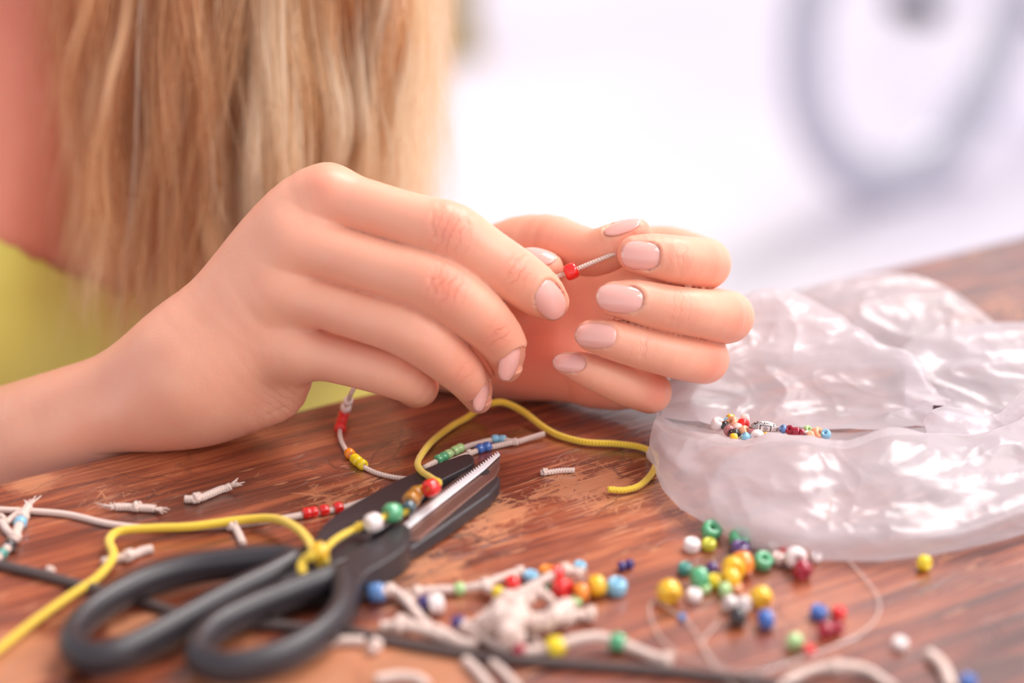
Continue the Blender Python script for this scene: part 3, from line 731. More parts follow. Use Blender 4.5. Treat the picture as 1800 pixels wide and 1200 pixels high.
def build_hair():
    rnd = np.random.RandomState(11)
    ends = lambda x: np.interp(x, [90, 130, 180, 240, 330, 420, 500, 560, 640, 700, 760], [380, 500, 590, 660, 670, 640, 590, 540, 470, 430, 400])
    strands = []; radii = []; cols = []
    K = 26; nclump = 175
    base = np.array(PERSON.location)
    for ci in range(nclump+900):
        stray = ci >= nclump
        x0 = 110+632*rnd.uniform(0, 1)**.8 if not stray else rnd.uniform(60, 790)
        if not stray and rnd.rand() < .25: x0 = rnd.uniform(480, 742)
        fr = rnd.rand()
        dpt = .765+.075*fr+(.0 if x0 > 250 else .01)
        e = ends(x0)+rnd.normal(10, 30)-abs(rnd.normal(0, 110 if x0 < 480 else 60))-(30 if x0 < 200 else 0)
        lean = rnd.normal(0, 20)+(x0-420)*-.03-(14 if x0 < 420 else 0); ph = rnd.uniform(0, 6.28); am = rnd.uniform(5, 20); wl = rnd.uniform(330, 620)
        # root on the head, which is well above the frame
        lat = np.interp(x0, [60, 300, 790], [-.03, .055, .095]); hz = rnd.uniform(1.04, 1.15)
        root = np.array(bp(lat, .09+(.03 if x0 < 330 else -.03)*rnd.rand(), hz))
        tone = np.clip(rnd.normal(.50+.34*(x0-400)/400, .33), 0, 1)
        ns = int(rnd.uniform(30, 95)*(1 if x0 > 430 else .6)) if not stray else int(rnd.uniform(1, 5))
        spread0 = rnd.uniform(11, 34) if not stray else 12
        for _ in range(ns):
            ox, od = rnd.normal(0, 1), rnd.normal(0, 1); e2 = e+rnd.normal(0, 30); j = rnd.normal(0, 1); jw = rnd.uniform(0, 6.28); pts = []
            ysn = np.linspace(-420, e2, K-4)
            for yy in ysn:
                s = (yy+420)/(e2+420); conv = 1-.35*s+.3*math.sin(s*7+ph)
                px = x0+lean*(yy/300)+am*math.sin(yy/wl*6.28+ph)*min(1, .3+s)+ox*spread0*conv*.8+j*9*math.sin(yy/110+jw)*s
                dd = dpt+od*.006*conv+.008*math.sin(yy/wl*5+ph*2)+.0*s-.045*(1-s)
                pts.append(P(px, yy, dd))
            pts = np.array(pts)
            rt = root+np.array([ox, od, j])*.006
            top = np.array([rt+(pts[0]-rt)*t+np.array([0, -.02*math.sin(math.pi*t), .012*math.sin(math.pi*t)]) for t in (0, .25, .5, .75)])
            strands.append(np.vstack([top, pts])); r0 = .00011 if not stray else .00008
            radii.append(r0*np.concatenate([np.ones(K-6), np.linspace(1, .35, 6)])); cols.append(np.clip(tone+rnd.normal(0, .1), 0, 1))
    n = len(strands); hc = bpy.data.hair_curves.new('hair'); hc.add_curves([K]*n)
    hc.position_data.foreach_set('vector', (np.vstack(strands)-base).astype('f').ravel())
    a = hc.attributes.get('radius') or hc.attributes.new('radius', 'FLOAT', 'POINT'); a.data.foreach_set('value', np.concatenate(radii).astype('f'))
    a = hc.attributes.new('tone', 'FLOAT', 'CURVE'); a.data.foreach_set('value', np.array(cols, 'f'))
    m = bpy.data.materials.new('blonde_hair'); m.use_nodes = True; nt = m.node_tree; nt.nodes.remove(nt.nodes['Principled BSDF'])
    h = nt.nodes.new('ShaderNodeMixShader'); h.inputs[0].default_value = .45; pr = nt.nodes.new('ShaderNodeBsdfPrincipled'); pr.inputs['Roughness'].default_value = .42; tl = nt.nodes.new('ShaderNodeBsdfTranslucent'); nt.links.new(pr.outputs[0], h.inputs[1]); nt.links.new(tl.outputs[0], h.inputs[2])
    at = nt.nodes.new('ShaderNodeAttribute'); at.attribute_name = 'tone'
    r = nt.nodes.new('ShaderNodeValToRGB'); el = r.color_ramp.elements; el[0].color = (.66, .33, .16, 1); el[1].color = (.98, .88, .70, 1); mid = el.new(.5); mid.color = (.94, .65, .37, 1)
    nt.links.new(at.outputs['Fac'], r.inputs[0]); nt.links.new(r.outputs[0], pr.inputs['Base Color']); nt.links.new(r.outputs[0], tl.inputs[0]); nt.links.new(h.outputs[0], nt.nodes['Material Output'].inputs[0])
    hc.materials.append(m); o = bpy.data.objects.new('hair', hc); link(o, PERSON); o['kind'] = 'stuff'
    # scalp cap so the head is covered
    def cap(Q):
        c = np.array(bp(0, .065, 1.12)); q = Q-c; return np.linalg.norm(q*np.array([1, 1, .95]), axis=1)-.098
    V_, F_ = surface_nets(cap, np.array(bp(0, .065, 1.12))-.13, np.array(bp(0, .065, 1.12))+.13, .006, 3)
    cen = V_[F_].mean(1); f = (cen-SM)@FD; keep = (f < .12+.0*cen[:, 2]) | (cen[:, 2] > 1.165); F_ = F_[keep]
    meshobj('hair_cap', V_, F_.tolist(), mat('blonde_cap', (.62, .42, .22), .6), PERSON)
build_hair()
# ------------------------------------------------------------------ stool, bicycle, post
def loft_prism(poly, z0, z1, scale0=1.0):
    c = np.mean(poly, axis=0); V = [(*(c+(np.array(p)-c)*scale0), z0) for p in poly]+[(*p, z1) for p in poly]; n = len(poly)
    return V, [tuple(range(n-1, -1, -1)), tuple(range(n, 2*n))]+[(i, (i+1) % n, n+(i+1) % n, n+i) for i in range(n)]
def build_stool():
    c = bp(0, -.03, 0); t = thing('stool', 'round wooden stool the woman sits on beyond the table', 'stool', (c[0], c[1], 0))
    poly = [(c[0]+.17*math.cos(a), c[1]+.17*math.sin(a)) for a in np.linspace(0, 2*math.pi, 33)[:-1]]
    V, Fc = loft_prism(poly, .308, .338, .95); meshobj('seat', V, Fc, WOOD, t, smooth=False)
    for k in range(4):
        a = math.pi/4+k*math.pi/2; p0 = (c[0]+.17*math.cos(a), c[1]+.17*math.sin(a), .0); p1 = (c[0]+.12*math.cos(a), c[1]+.12*math.sin(a), .312)
        tube('leg', np.linspace(p0, p1, 6), np.linspace(.012, .018, 6), WOOD, t)
build_stool()
def build_bicycle():
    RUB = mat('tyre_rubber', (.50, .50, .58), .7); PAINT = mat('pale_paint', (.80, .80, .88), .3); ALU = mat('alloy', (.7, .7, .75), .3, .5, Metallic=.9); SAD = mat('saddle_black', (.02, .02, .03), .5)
    R0 = .27; c = P(1612, 10, 3.0); c[2] = R0+.028
    dirx = np.array([.72, .69, 0]); dirx /= np.linalg.norm(dirx); z = np.array([0, 0, 1.])
    side = np.cross(dirx, z); t = thing('bicycle', 'pale bicycle parked on the bright paving behind, out of focus', 'bicycle', (c[0], c[1], 0))
    def wheel(cc):
        A = np.linspace(0, 2*math.pi, 49)[:-1]
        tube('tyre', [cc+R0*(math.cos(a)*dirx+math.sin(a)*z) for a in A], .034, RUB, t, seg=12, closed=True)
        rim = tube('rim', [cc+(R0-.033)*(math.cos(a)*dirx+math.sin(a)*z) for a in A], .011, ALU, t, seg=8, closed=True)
        h = tube('hub', [cc-side*.045, cc-side*.02, cc+side*.02, cc+side*.045], [.016, .022, .022, .016], SAD, t)
        for k in range(20):
            a = 2*math.pi*k/20; tube('spoke', [cc+side*.02*(-1)**k, cc+(R0-.035)*(math.cos(a+.2)*dirx+math.sin(a+.2)*z)], .0013, ALU, t, seg=5)
    wheel(c); c2 = c+dirx*.98; wheel(c2)
    head = c+dirx*.16+z*.42; bar = c+dirx*.20+z*.62; seat = c+dirx*.70+z*.50; bb = c+dirx*.55-z*.02
    for s_ in (-1, 1):
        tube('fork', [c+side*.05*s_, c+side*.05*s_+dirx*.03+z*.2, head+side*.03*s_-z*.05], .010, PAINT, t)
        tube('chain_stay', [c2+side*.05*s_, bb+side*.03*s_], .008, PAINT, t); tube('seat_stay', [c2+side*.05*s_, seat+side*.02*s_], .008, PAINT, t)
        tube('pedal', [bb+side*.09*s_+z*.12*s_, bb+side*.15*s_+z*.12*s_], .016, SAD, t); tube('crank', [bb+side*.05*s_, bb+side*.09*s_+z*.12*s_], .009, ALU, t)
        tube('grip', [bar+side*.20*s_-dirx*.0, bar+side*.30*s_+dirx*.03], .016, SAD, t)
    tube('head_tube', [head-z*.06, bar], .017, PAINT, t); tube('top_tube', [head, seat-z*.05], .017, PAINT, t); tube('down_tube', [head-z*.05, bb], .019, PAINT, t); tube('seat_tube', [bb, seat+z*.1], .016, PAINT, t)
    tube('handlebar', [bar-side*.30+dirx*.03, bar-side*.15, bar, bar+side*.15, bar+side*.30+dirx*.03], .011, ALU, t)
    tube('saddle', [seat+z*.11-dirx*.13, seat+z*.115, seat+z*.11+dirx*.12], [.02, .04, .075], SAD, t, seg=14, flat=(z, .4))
build_bicycle()
def build_post():
    m = mat('weathered_post', (.50, .40, .22), .8); c = T(800, 95); k = 1.06/(.31); c = CAM+(c-CAM)*k; c[2] = 0
    t = thing('wooden_post', 'slim olive-brown wooden post standing on the paving beyond the hair', 'post', c)
    tube('shaft', [c+[0, 0, .0], c+[.002, 0, .4], c+[-.003, 0, .9], c+[0, 0, 1.5]], [.048, .046, .045, .044], m, t, seg=12)
    tube('cap', [c+[0, 0, 1.5], c+[0, 0, 1.53], c+[0, 0, 1.545]], [.055, .055, .02], m, t, seg=12)
    tube('collar', [c+[0, 0, 0], c+[0, 0, .03], c+[0, 0, .04]], [.065, .065, .05], m, t, seg=12)
build_post()

# ------------------------------------------------------------------ beads
BEADMESH = {}
def bead_mesh(colour, H=.76, hole=.17):
    key = (colour, H)
    if key in BEADMESH: return BEADMESH[key]
    prof = []
    n = 14; a0 = 1-hole
    for i in range(n):
        th = 2*math.pi*i/n; c_, s_ = math.cos(th), math.sin(th); e = .8
        prof.append((hole+a0/2+a0/2*abs(c_)**e*(1 if c_ > 0 else -1), H*abs(s_)**e*(1 if s_ > 0 else -1)))
    V = []; Fc = []; S = 24
    for k in range(S):
        a = 2*math.pi*k/S
        for r, z in prof: V.append((r*math.cos(a), r*math.sin(a), z))
    for k in range(S):
        for i in range(n): Fc.append((k*n+i, ((k+1) % S)*n+i, ((k+1) % S)*n+(i+1) % n, k*n+(i+1) % n))
    me = bpy.data.meshes.new('bead'); me.from_pydata(V, [], Fc); me.update(); me.polygons.foreach_set('use_smooth', [True]*len(me.polygons)); me.materials.append(BM[colour])
    BEADMESH[key] = me; return me
def put_bead(p, R, axis, colour, parent=None, H=.72, name='bead'):
    me = bead_mesh(colour, H); o = bpy.data.objects.new(name, me); link(o, parent)
    q = Vector(axis).to_track_quat('Z', 'Y'); base = np.array(parent.location) if parent is not None else 0
    o.location = tuple(np.asarray(p)-base); o.rotation_mode = 'QUATERNION'; o.rotation_quaternion = q; o.scale = (R, R, R); return o
def axis_of(a):
    return {'up': (.05, -.05, 1), 'tilt': (.15, -.45, .9), 'side': (1, .25, .1), 'view': (.1, -.95, .15), 'down': (.2, -.85, -.35), 'sr': (.8, -.6, .1), 'sl': (-.75, -.65, .1)}[a]
LOOSE = [
 (1251, 932, 17, 'green', 'tilt', 'mint green glass bead on the table, closest to the plastic bag at its lower edge'),
 (1216, 958, 14, 'white', 'up', 'round white bead just below and beside the topmost green bead'),
 (1246, 957, 12, 'lime', 'up', 'small olive-lime bead between the white bead and the topmost green bead'),
 (1301, 945, 18, 'green', 'tilt', 'mint green bead lying directly behind a dark purple bead, by the bag'),
 (1301, 965, 16, 'purple', 'up', 'shiny dark purple bead in front of a mint green bead, behind the orange bead'),
 (1305, 990, 20, 'orange', 'side', 'large orange bead between the purple bead and the yellow pair'),
 (1341, 986, 16, 'green', 'tilt', 'mint green bead touching the large orange bead on its side away from the yellow pair'),
 (1359, 962, 10, 'white', 'up', 'small white bead nearest the bag edge, beside the tiny red bead'),
 (1379, 966, 10, 'red', 'up', 'tiny red bead tucked behind the big white bead'),
 (1368, 981, 12, 'blush', 'up', 'blush pink bead between a mint green bead and the big white bead'),
 (1399, 980, 18, 'white', 'view', 'big white bead behind the shiny crimson bead'),
 (1420, 972, 9, 'orange', 'up', 'tiny orange bead half hidden behind the big white bead'),
 (1434, 979, 10, 'white', 'up', 'small white bead at the outer end of the cluster, next to the tiny orange bead'),
 (1411, 1001, 16, 'crimson', 'down', 'shiny crimson bead in front of the big white bead'),
 (1204, 999, 12, 'teal', 'up', 'dark teal bead standing apart at the outer side of the bead cluster'),
 (1252, 1000, 12, 'purple', 'side', 'dark purple bead lying behind a large green bead, beside the yellow pair'),
 (1229, 1015, 18, 'green', 'side', 'large mint green bead in front of the dark purple and teal beads'),
 (1289, 998, 19, 'deep_yellow', 'view', 'rear of the two touching golden yellow beads in front of the orange bead'),
 (1285, 1016, 17, 'deep_yellow', 'side', 'front one of the two touching golden yellow beads'),
 (1257, 1021, 13, 'yellow', 'up', 'lemon yellow bead between the large green bead and the golden pair'),
 (1239, 1034, 10, 'pale_green', 'up', 'small pale green bead in front of the large mint green bead'),
 (1274, 1036, 12, 'pale_green', 'side', 'pale green bead in front of the golden yellow pair'),
 (1294, 1033, 10, 'peach', 'up', 'small peach coloured bead beside a pale green bead'),
 (1176, 1040, 20, 'deep_yellow', 'down', 'golden yellow bead with dark hole showing, on its own beside the clear line'),
 (1220, 1046, 13, 'white', 'up', 'white bead by itself in front of the large mint green bead'),
 (1338, 1049, 18, 'deep_yellow', 'down', 'golden yellow bead with dark hole showing, behind the royal blue bead'),
 (1283, 1060, 13, 'pearl', 'sl', 'pearly translucent bead behind the black bead, one of two, on the white bead side'),
 (1308, 1061, 13, 'pearl', 'sr', 'pearly bead behind the black bead, nearer the golden bead'),
 (1296, 1083, 17, 'black', 'side', 'glossy black bead in front of the two pearly beads'),
 (1346, 1088, 16, 'blue', 'side', 'royal blue bead beside the black bead'),
 (1199, 1085, 7, 'denim_blue', 'up', 'tiny blue bead inside the loop of clear line'),
 (1439, 1076, 14, 'blue', 'up', 'deep blue bead beside a bright red bead, away from the cluster'),
 (1475, 1076, 12, 'red', 'up', 'bright red bead beside a deep blue bead'),
 (1452, 1107, 14, 'crimson', 'down', 'crimson bead of a touching pair, nearer the pale green bead'),
 (1472, 1103, 12, 'crimson', 'sr', 'smaller crimson bead of a touching pair, under the bright red bead'),
 (1397, 1127, 14, 'pale_green', 'down', 'pale green bead in front, near the clear line and a small red bead'),
 (1423, 1142, 10, 'red', 'up', 'small red bead touching the clear line'),
 (1582, 1131, 13, 'white', 'up', 'lone white bead on bare wood outside the curve of clear line'),
 (1702, 1198, 14, 'blue', 'up', 'blue bead cut off by the lower edge of the picture'),
 (1625, 989, 13, 'yellow', 'sr', 'lone yellow bead in front of the plastic bag'),
 (1093, 995, 8, 'navy', 'side', 'tiny navy bead of a pair by itself, nearer the cord pile'),
 (1107, 991, 8, 'navy', 'sr', 'tiny navy bead of a pair by itself, farther from the cord pile'),
 (1084, 1031, 17, 'sky_blue', 'up', 'sky blue bead at the end of the row beside the golden bead'),
 (1049, 1029, 17, 'deep_yellow', 'side', 'golden yellow bead between the sky blue bead and a smaller orange bead'),
 (1021, 1041, 15, 'orange', 'side', 'orange bead between the large red bead and the golden yellow bead'),
 (1012, 1058, 10, 'pale_green', 'up', 'small pale green bead under the orange bead by the cord pile'),
 (988, 1035, 18, 'red', 'sr', 'large glossy red bead at the end of the cord pile'),
 (960, 1004, 12, 'orange', 'up', 'orange bead behind the white cord pile'),
 (933, 1014, 13, 'sky_blue', 'up', 'pale blue bead behind the cords, between red and orange beads'),
 (901, 1026, 15, 'red', 'side', 'wide red bead lying among the white cords near a pale blue bead'),
 (964, 1030, 8, 'green', 'up', 'tiny green bead peeping out next to the large red bead'),
 (1019, 996, 11, 'sky_blue', 'up', 'pale blue bead behind the knotted cord end'),
 (766, 1061, 17, 'white', 'side', 'white bead among the cord pile in front of the scissors'),
 (746, 1059, 13, 'navy', 'side', 'navy bead half hidden behind the white bead in the cord pile'),
]
for px, py, r, c, ax, lab in LOOSE:
    H = .72; A = np.array(axis_of(ax)); A = A/np.linalg.norm(A)
    r *= 1.12; p = T(px, py, .002); R = m_px(r, p); hz = R*math.sqrt((A[2]*H)**2+(1-A[2]**2)); hz *= .97
    p = T(px, py, hz); R = m_px(r, p)
    tag(put_bead(p, R, A, c, H=H), lab, 'bead', 'loose glass beads scattered on the table')

# ------------------------------------------------------------------ cords
def path_of(pts, n=8):
    """(px, py, h) on the table, or (px, py, -d) at a depth"""
    Q = [T(x, y, h) if h >= 0 else P(x, y, -h) for x, y, h in pts]
    return catmull(Q, n)
def along(path, frac_px):            # index of the path point nearest a pixel
    best = None
    for i, p in enumerate(path):
        d = depth(p); v = (p-CAM)/d; x = 900+F*np.dot(v, RT); y = 600-F*np.dot(v, UP); e = (x-frac_px[0])**2+(y-frac_px[1])**2
        if best is None or e < best[0]: best = (e, i)
    return best[1]
def tang(path, i):
    a = path[max(i-1, 0)]; b = path[min(i+1, len(path)-1)]; return (b-a)/np.linalg.norm(b-a)
def knot_geo(c, ax, R):
    """overhand knot: a small wound loop"""
    ax = np.asarray(ax)/np.linalg.norm(ax); u = np.cross(ax, [0, 0, 1.]); u /= np.linalg.norm(u); v = np.cross(ax, u); pts = []
    for k in range(28):
        t = k/27*2*math.pi*1.75; pts.append(np.asarray(c)+ax*R*1.1*(k/27-.5)*1.3+R*(.85*math.cos(t)*u+.75*math.sin(t)*v))
    return sweep(pts, R*.62, 8)
def fray_geo(c, d, R, rnd):
    out = []
    for _ in range(9):
        e = np.asarray(d)+rnd.normal(0, .38, 3); e[2] = abs(e[2])*.5; out.append(sweep([np.asarray(c)-np.asarray(d)*R, np.asarray(c)+e*R*1.2, np.asarray(c)+e*R*2.4+rnd.normal(0, R*.4, 3)], [R*.4, R*.28, R*.12], 5))
    return out
def cord(name, pts, rpx, m, parent=None, knots=(), fray=(), n=8, taper=None, loc=None, wob=0.0):
    rnd = np.random.RandomState(int(abs(pts[0][0])*7+abs(pts[0][1])) % 9999)
    path = path_of(pts, n); R = np.array([m_px(rpx, p) for p in path])
    if wob: R = R*(1+wob*np.sin(np.arange(len(R))*1.3+pts[0][0]))
    path[:, 2] = np.where(path[:, 2] < TZ+R, TZ+R*.98, path[:, 2])
    geos = [sweep(path, R, 10)]
    for k in knots:
        i = along(path, k); c = path[i].copy(); kr = R[i]*1.05; c[2] = max(c[2], TZ+kr*1.3); geos.append(knot_geo(c, tang(path, i), kr))
    for e in fray:
        i = 0 if e == 0 else len(path)-1; d = tang(path, i)*(-1 if e == 0 else 1); geos += fray_geo(path[i], d, R[i], rnd)
    V, Fc, UV = join_geo(*geos); o = meshobj(name, V, Fc, m, parent, loc=loc if loc is not None else None)
    uv = o.data.uv_layers.new(name='UVMap'); uv.data.foreach_set('uv', np.array(UV, 'f').ravel())
    return o, path, R
def string_beads(path, R, parent, specs):
    """specs: (px, py, r_px, colour[, label]) threaded on the path"""
    for s_ in specs:
        px, py, r, c = s_[:4]; i = along(path, (px, py)); Rb = m_px(r, path[i]); p = path[i].copy(); p[2] = max(p[2], TZ+Rb*.8)
        if len(s_) > 5: p = p+np.array(s_[5])
        o = put_bead(p, Rb, tang(path, i), c, parent, H=.8)
        if len(s_) > 4 and s_[4]: o['label'] = s_[4]
# the string being beaded, held between both hands
g0 = T(0, 895)
t = thing('beaded_string', 'long thin white cord with red and yellow beads held between the fingertips', 'bracelet', g0)
c_, path, R = cord('cord', [(-60, 893, .001), (0, 896, .001), (110, 903, .001), (200, 922, .001), (300, 929, .001), (430, 921, .001), (540, 904, .001), (610, 891, .001), (660, 873, .001), (720, 846, .001), (755, 838, .0012)], 6, WCORD, t)
string_beads(path, R, t, [(541, 904, 10.5, 'red', 'red bead'), (553, 902, 10.5, 'red', 'red bead'), (566, 899, 10.5, 'red', 'red bead'), (597, 893, 10.5, 'red', 'red bead'), (652, 875, 7, 'deep_yellow', 'golden bead'), (662, 870, 7, 'deep_yellow', 'golden bead'), (671, 866, 7, 'yellow', 'yellow bead'), (680, 862, 7, 'yellow', 'yellow bead')])
c_, path, R = cord('cord', [(775, 836, .0012), (735, 841, .0012), (690, 838, .001), (650, 826, .001), (618, 803, .001), (600, 775, .001), (598, 752, .0015), (605, 725, .004), (613, 702, .012), (621, 684, .020), (650, 640, -.688), (720, 580, -.684), (800, 525, -.678), (858, 511, -.6755), (885, 514, -.672), (930, 505, -.669), (985, 484, -.6665), (1004, 477, -.666), (1045, 460, -.666), (1088, 443, -.6668), (1100, 438, -.667)], 4.2, WCORD, t, n=8)
string_beads(path, R, t, [(600, 752, 11, 'red', 'red bead'), (603, 740, 10, 'red', 'red bead'), (607, 729, 10, 'red', 'red bead'), (609, 715, 10, 'white', 'white bead'), (612, 704, 9, 'white', 'white bead'), (617, 800, 10, 'orange', 'orange bead'),
   (624, 807, 10, 'yellow', 'yellow bead'), (630, 813, 10, 'yellow', 'yellow bead'), (637, 820, 10, 'yellow', 'yellow bead'), (1004, 477, 15, 'red', 'red bead between the fingertips')])
# finished bracelet under the scissor tips
t = thing('cord_bracelet', 'white cord bracelet with green and blue beads under the scissor blades', 'bracelet', T(880, 790))
c_, path, R = cord('cord', [(957, 762, .002), (930, 770, .0015), (906, 776, .0015), (875, 772, .001), (840, 779, .001), (812, 788, .001), (780, 804, .001), (745, 822, .001)], 5, WCORD, t, knots=[(906, 776)])
string_beads(path, R, t, [(883, 771, 8, 'sky_blue', 'pale blue bead'), (872, 772, 8, 'sky_blue', 'pale blue bead'), (808, 790, 9, 'pale_green', 'pale green bead'), (799, 794, 9, 'pale_green', 'pale green bead'), (790, 799, 9, 'pale_green', 'pale green bead'), (781, 803, 9, 'green', 'mint green bead'), (771, 809, 9, 'green', 'mint green bead')])
c_, path, R = cord('cord', [(900, 777, .0015), (875, 783, .001), (850, 788, .001), (825, 797, .001), (790, 812, .001)], 5, WCORD, t, knots=[(825, 797)])
string_beads(path, R, t, [(856, 787, 9, 'blue', 'deep blue bead'), (844, 790, 9, 'blue', 'deep blue bead')])
# bracelets at the left border
t = thing('cord_bracelet', 'knotted white cord with pale blue and dark beads crossed by the long string', 'bracelet', T(20, 940))
c_, path, R = cord('cord', [(50, 890, .002), (42, 903, .002), (36, 918, .002), (28, 938, .002), (22, 952, .002), (8, 968, .002), (-15, 990, .002)], 8, WCORD, t, knots=[(38, 908), (26, 944)], fray=(0,))
string_beads(path, R, t, [(35, 918, 12, 'sky_blue', 'pale blue bead'), (17, 956, 12, 'black', 'dark bead'), (2, 972, 11, 'teal', 'teal bead')])
t2, path, R = cord('cord', [(-20, 900, .001), (0, 915, .001), (12, 932, .001), (24, 942, .001)], 7, WCORD, t, knots=[(0, 912)])
cord('cord', [(40, 898, .001), (24, 908, .001), (10, 920, .001)], 6, WCORD, t)
# offcuts
OFFS = [([(203, 892, .001), (222, 892, .001), (240, 891, .0015), (258, 894, .001), (272, 895, .001)], 7, [(241, 891)], (0, 1), 'short knotted white cord offcut lying below the forearm, frayed at both ends'),
        ([(325, 878, .001), (345, 876, .0015), (368, 870, .001), (390, 861, .001), (406, 854, .002)], 7, [(345, 876)], (1,), 'curved white cord offcut with a knot, frayed end pointing up to the wrist'),
        ([(950, 830, .001), (962, 830, .001), (985, 827, .001), (1010, 826, .001)], 5, [(957, 830)], (), 'small white cord offcut alone on the wood beyond the scissor tips'),
        ([(180, 990, .001), (203, 984, .001), (226, 976, .002), (248, 971, .001), (268, 966, .001)], 8, [(226, 976)], (), 'white cord offcut with a knot, crossed by the yellow cord'),
        ([(400, 926, .001), (412, 926, .0015), (419, 938, .001), (427, 956, .001)], 7, [(410, 925)], (), 'short bent white cord offcut hanging below the yellow cord'),
        ([(84, 1001, .001), (93, 1004, .001)], 7, [], (), 'tiny crumb of white cord beside the black cable'),
        ([(570, 1131, .001), (605, 1128, .001), (640, 1129, .001)], 9, [(578, 1131)], (), 'blurred white cord offcut just beyond the near scissor ring'),
        ([(652, 1146, .001), (660, 1138, .001), (666, 1131, .001)], 9, [(660, 1138)], (), 'short knotted white crumb of cord in front of the black cable'),
        ([(818, 1162, .001), (838, 1180, .001), (862, 1210, .001)], 9, [], (), 'blurred white cord end leaving the lower border, the one nearer the scissors'),
        ([(864, 1165, .001), (885, 1182, .001), (912, 1212, .001)], 8, [], (), 'blurred white cord end leaving the lower border, the one nearer the beads'),
        ([(660, 1196, .001), (700, 1190, .001), (735, 1194, .001), (750, 1206, .001)], 9, [], (), 'blurred white cord end lying flat along the lower border below the black cable'),
        ([(1632, 1152, .001), (1650, 1166, .001), (1662, 1184, .001), (1672, 1214, .001)], 11, [], (), 'thick blurred white cord end near the lower border beyond the lone white bead'),
        ([(1370, 1215, .001), (1395, 1192, .001), (1435, 1175, .002), (1480, 1170, .003), (1525, 1178, .002), (1570, 1210, .001)], 9, [(1468, 1170)], (), 'thick arc of pale blurred cord rising from the lower border')]
for pts, r, kn, fr, lab in OFFS:
    o, _, _ = cord('cord_offcut', pts, r, WCORD, None, kn, fr, loc=T(pts[0][0], pts[0][1])); tag(o, lab, 'cord', 'white cord offcuts on the table')
# heap of knotted bracelets in front of the scissors
t = thing('cord_bracelet', 'knotted white cord bracelet with a dusty blue bead beside the scissor handle', 'bracelet', T(660, 1045))
c_, path, R = cord('cord', [(600, 1040, .001), (630, 1042, .001), (662, 1041, .003), (690, 1036, .003), (712, 1054, .002), (735, 1082, .002), (758, 1105, .002), (790, 1128, .001)], 8, WCORD, t, knots=[(684, 1036), (750, 1095)], wob=.08)
string_beads(path, R, t, [(663, 1041, 18, 'denim_blue', 'dusty blue bead')])
cord('cord', [(622, 1012, .002), (640, 1026, .003), (660, 1040, .003)], 7, WCORD, t, knots=[(634, 1022)]); cord('cord', [(715, 1040, .001), (728, 1062, .001), (744, 1090, .002)], 6, WCORD, t)
t = thing('cord_bracelet', 'white cord bracelet with pale green and yellow beads at the back of the pile', 'bracelet', T(850, 1035))
c_, path, R = cord('cord', [(728, 1041, .002), (760, 1037, .002), (808, 1035, .002), (848, 1028, .003), (880, 1016, .003), (918, 1004, .002)], 8, WCORD, t, knots=[(732, 1041), (852, 1028), (912, 1006)], wob=.08)
string_beads(path, R, t, [(808, 1035, 12, 'pale_green', 'pale green bead')])
c_, path, R = cord('cord', [(850, 1030, .003), (868, 1038, .003), (900, 1044, .003), (935, 1030, .004), (972, 1010, .005), (995, 1001, .005), (1022, 1009, .004)], 8, WCORD, t, knots=[(992, 1001), (1020, 1008)], wob=.08)
string_beads(path, R, t, [(876, 1039, 11, 'yellow', 'yellow bead'), (980, 1006, 12, 'red', 'red bead')])
t = thing('cord_bracelet', 'thick white cord bracelet with red, yellow and green beads before the pile', 'bracelet', T(950, 1140))
c_, path, R = cord('cord', [(800, 1092, .003), (825, 1104, .003), (850, 1120, .002), (880, 1136, .002), (912, 1143, .002), (945, 1143, .002), (976, 1136, .003), (1010, 1124, .004), (1050, 1119, .004), (1086, 1128, .003), (1120, 1142, .002), (1150, 1154, .002), (1180, 1160, .002)], 9.5, WCORD, t, knots=[(1172, 1159), (820, 1101)])
string_beads(path, R, t, [(806, 1096, 14, 'navy', 'dark blue bead'), (912, 1143, 15, 'crimson', 'pinkish red bead'), (976, 1135, 19, 'yellow', 'yellow bead'), (1086, 1128, 17, 'green', 'green bead')])
t = thing('cord_tassel', 'big bundle of knotted fluffy white cord ends in the middle of the pile', 'cord', T(900, 1090))
cord('cord', [(832, 1098, .004), (858, 1078, .006), (882, 1060, .006), (900, 1070, .006), (925, 1084, .006), (950, 1085, .005), (985, 1078, .005), (1012, 1080, .003), (1044, 1078, .002)], 9, WCORD, t, knots=[(1036, 1079)], wob=.1)
cord('knot', [(858, 1100, .005), (880, 1082, .010), (905, 1086, .010), (892, 1112, .008), (905, 1120, .004)], 19, WCORD, t, wob=.12)
cord('knot', [(872, 1072, .008), (898, 1058, .009), (915, 1076, .009), (900, 1098, .008)], 17, WCORD, t, wob=.12)
cord('knot', [(925, 1090, .006), (955, 1094, .006), (978, 1080, .008), (995, 1066, .006), (990, 1094, .004)], 16, WCORD, t, wob=.12)
cord('cord', [(930, 1060, .006), (938, 1040, .007), (960, 1046, .007), (972, 1060, .005), (985, 1072, .004)], 8, WCORD, t, knots=[(945, 1040)], wob=.1)
cord('cord', [(918, 1100, .003), (930, 1112, .002), (940, 1126, .001), (948, 1134, .001)], 8, WCORD, t); cord('cord', [(935, 1036, .006), (920, 1046, .006), (905, 1060, .008)], 8, WCORD, t, wob=.1)
t = thing('cord_tassel', 'pair of knotted white cord ends lying against the black cable in front of the pile', 'cord', T(740, 1110))
cord('cord', [(668, 1103, .001), (700, 1100, .002), (735, 1104, .003), (775, 1116, .003), (810, 1128, .002), (838, 1136, .001)], 10, WCORD, t, knots=[(705, 1100)], wob=.1)
cord('cord', [(700, 1088, .002), (720, 1096, .003), (745, 1106, .003), (770, 1106, .004), (800, 1122, .003)], 9, WCORD, t, knots=[(705, 1090)], wob=.1)

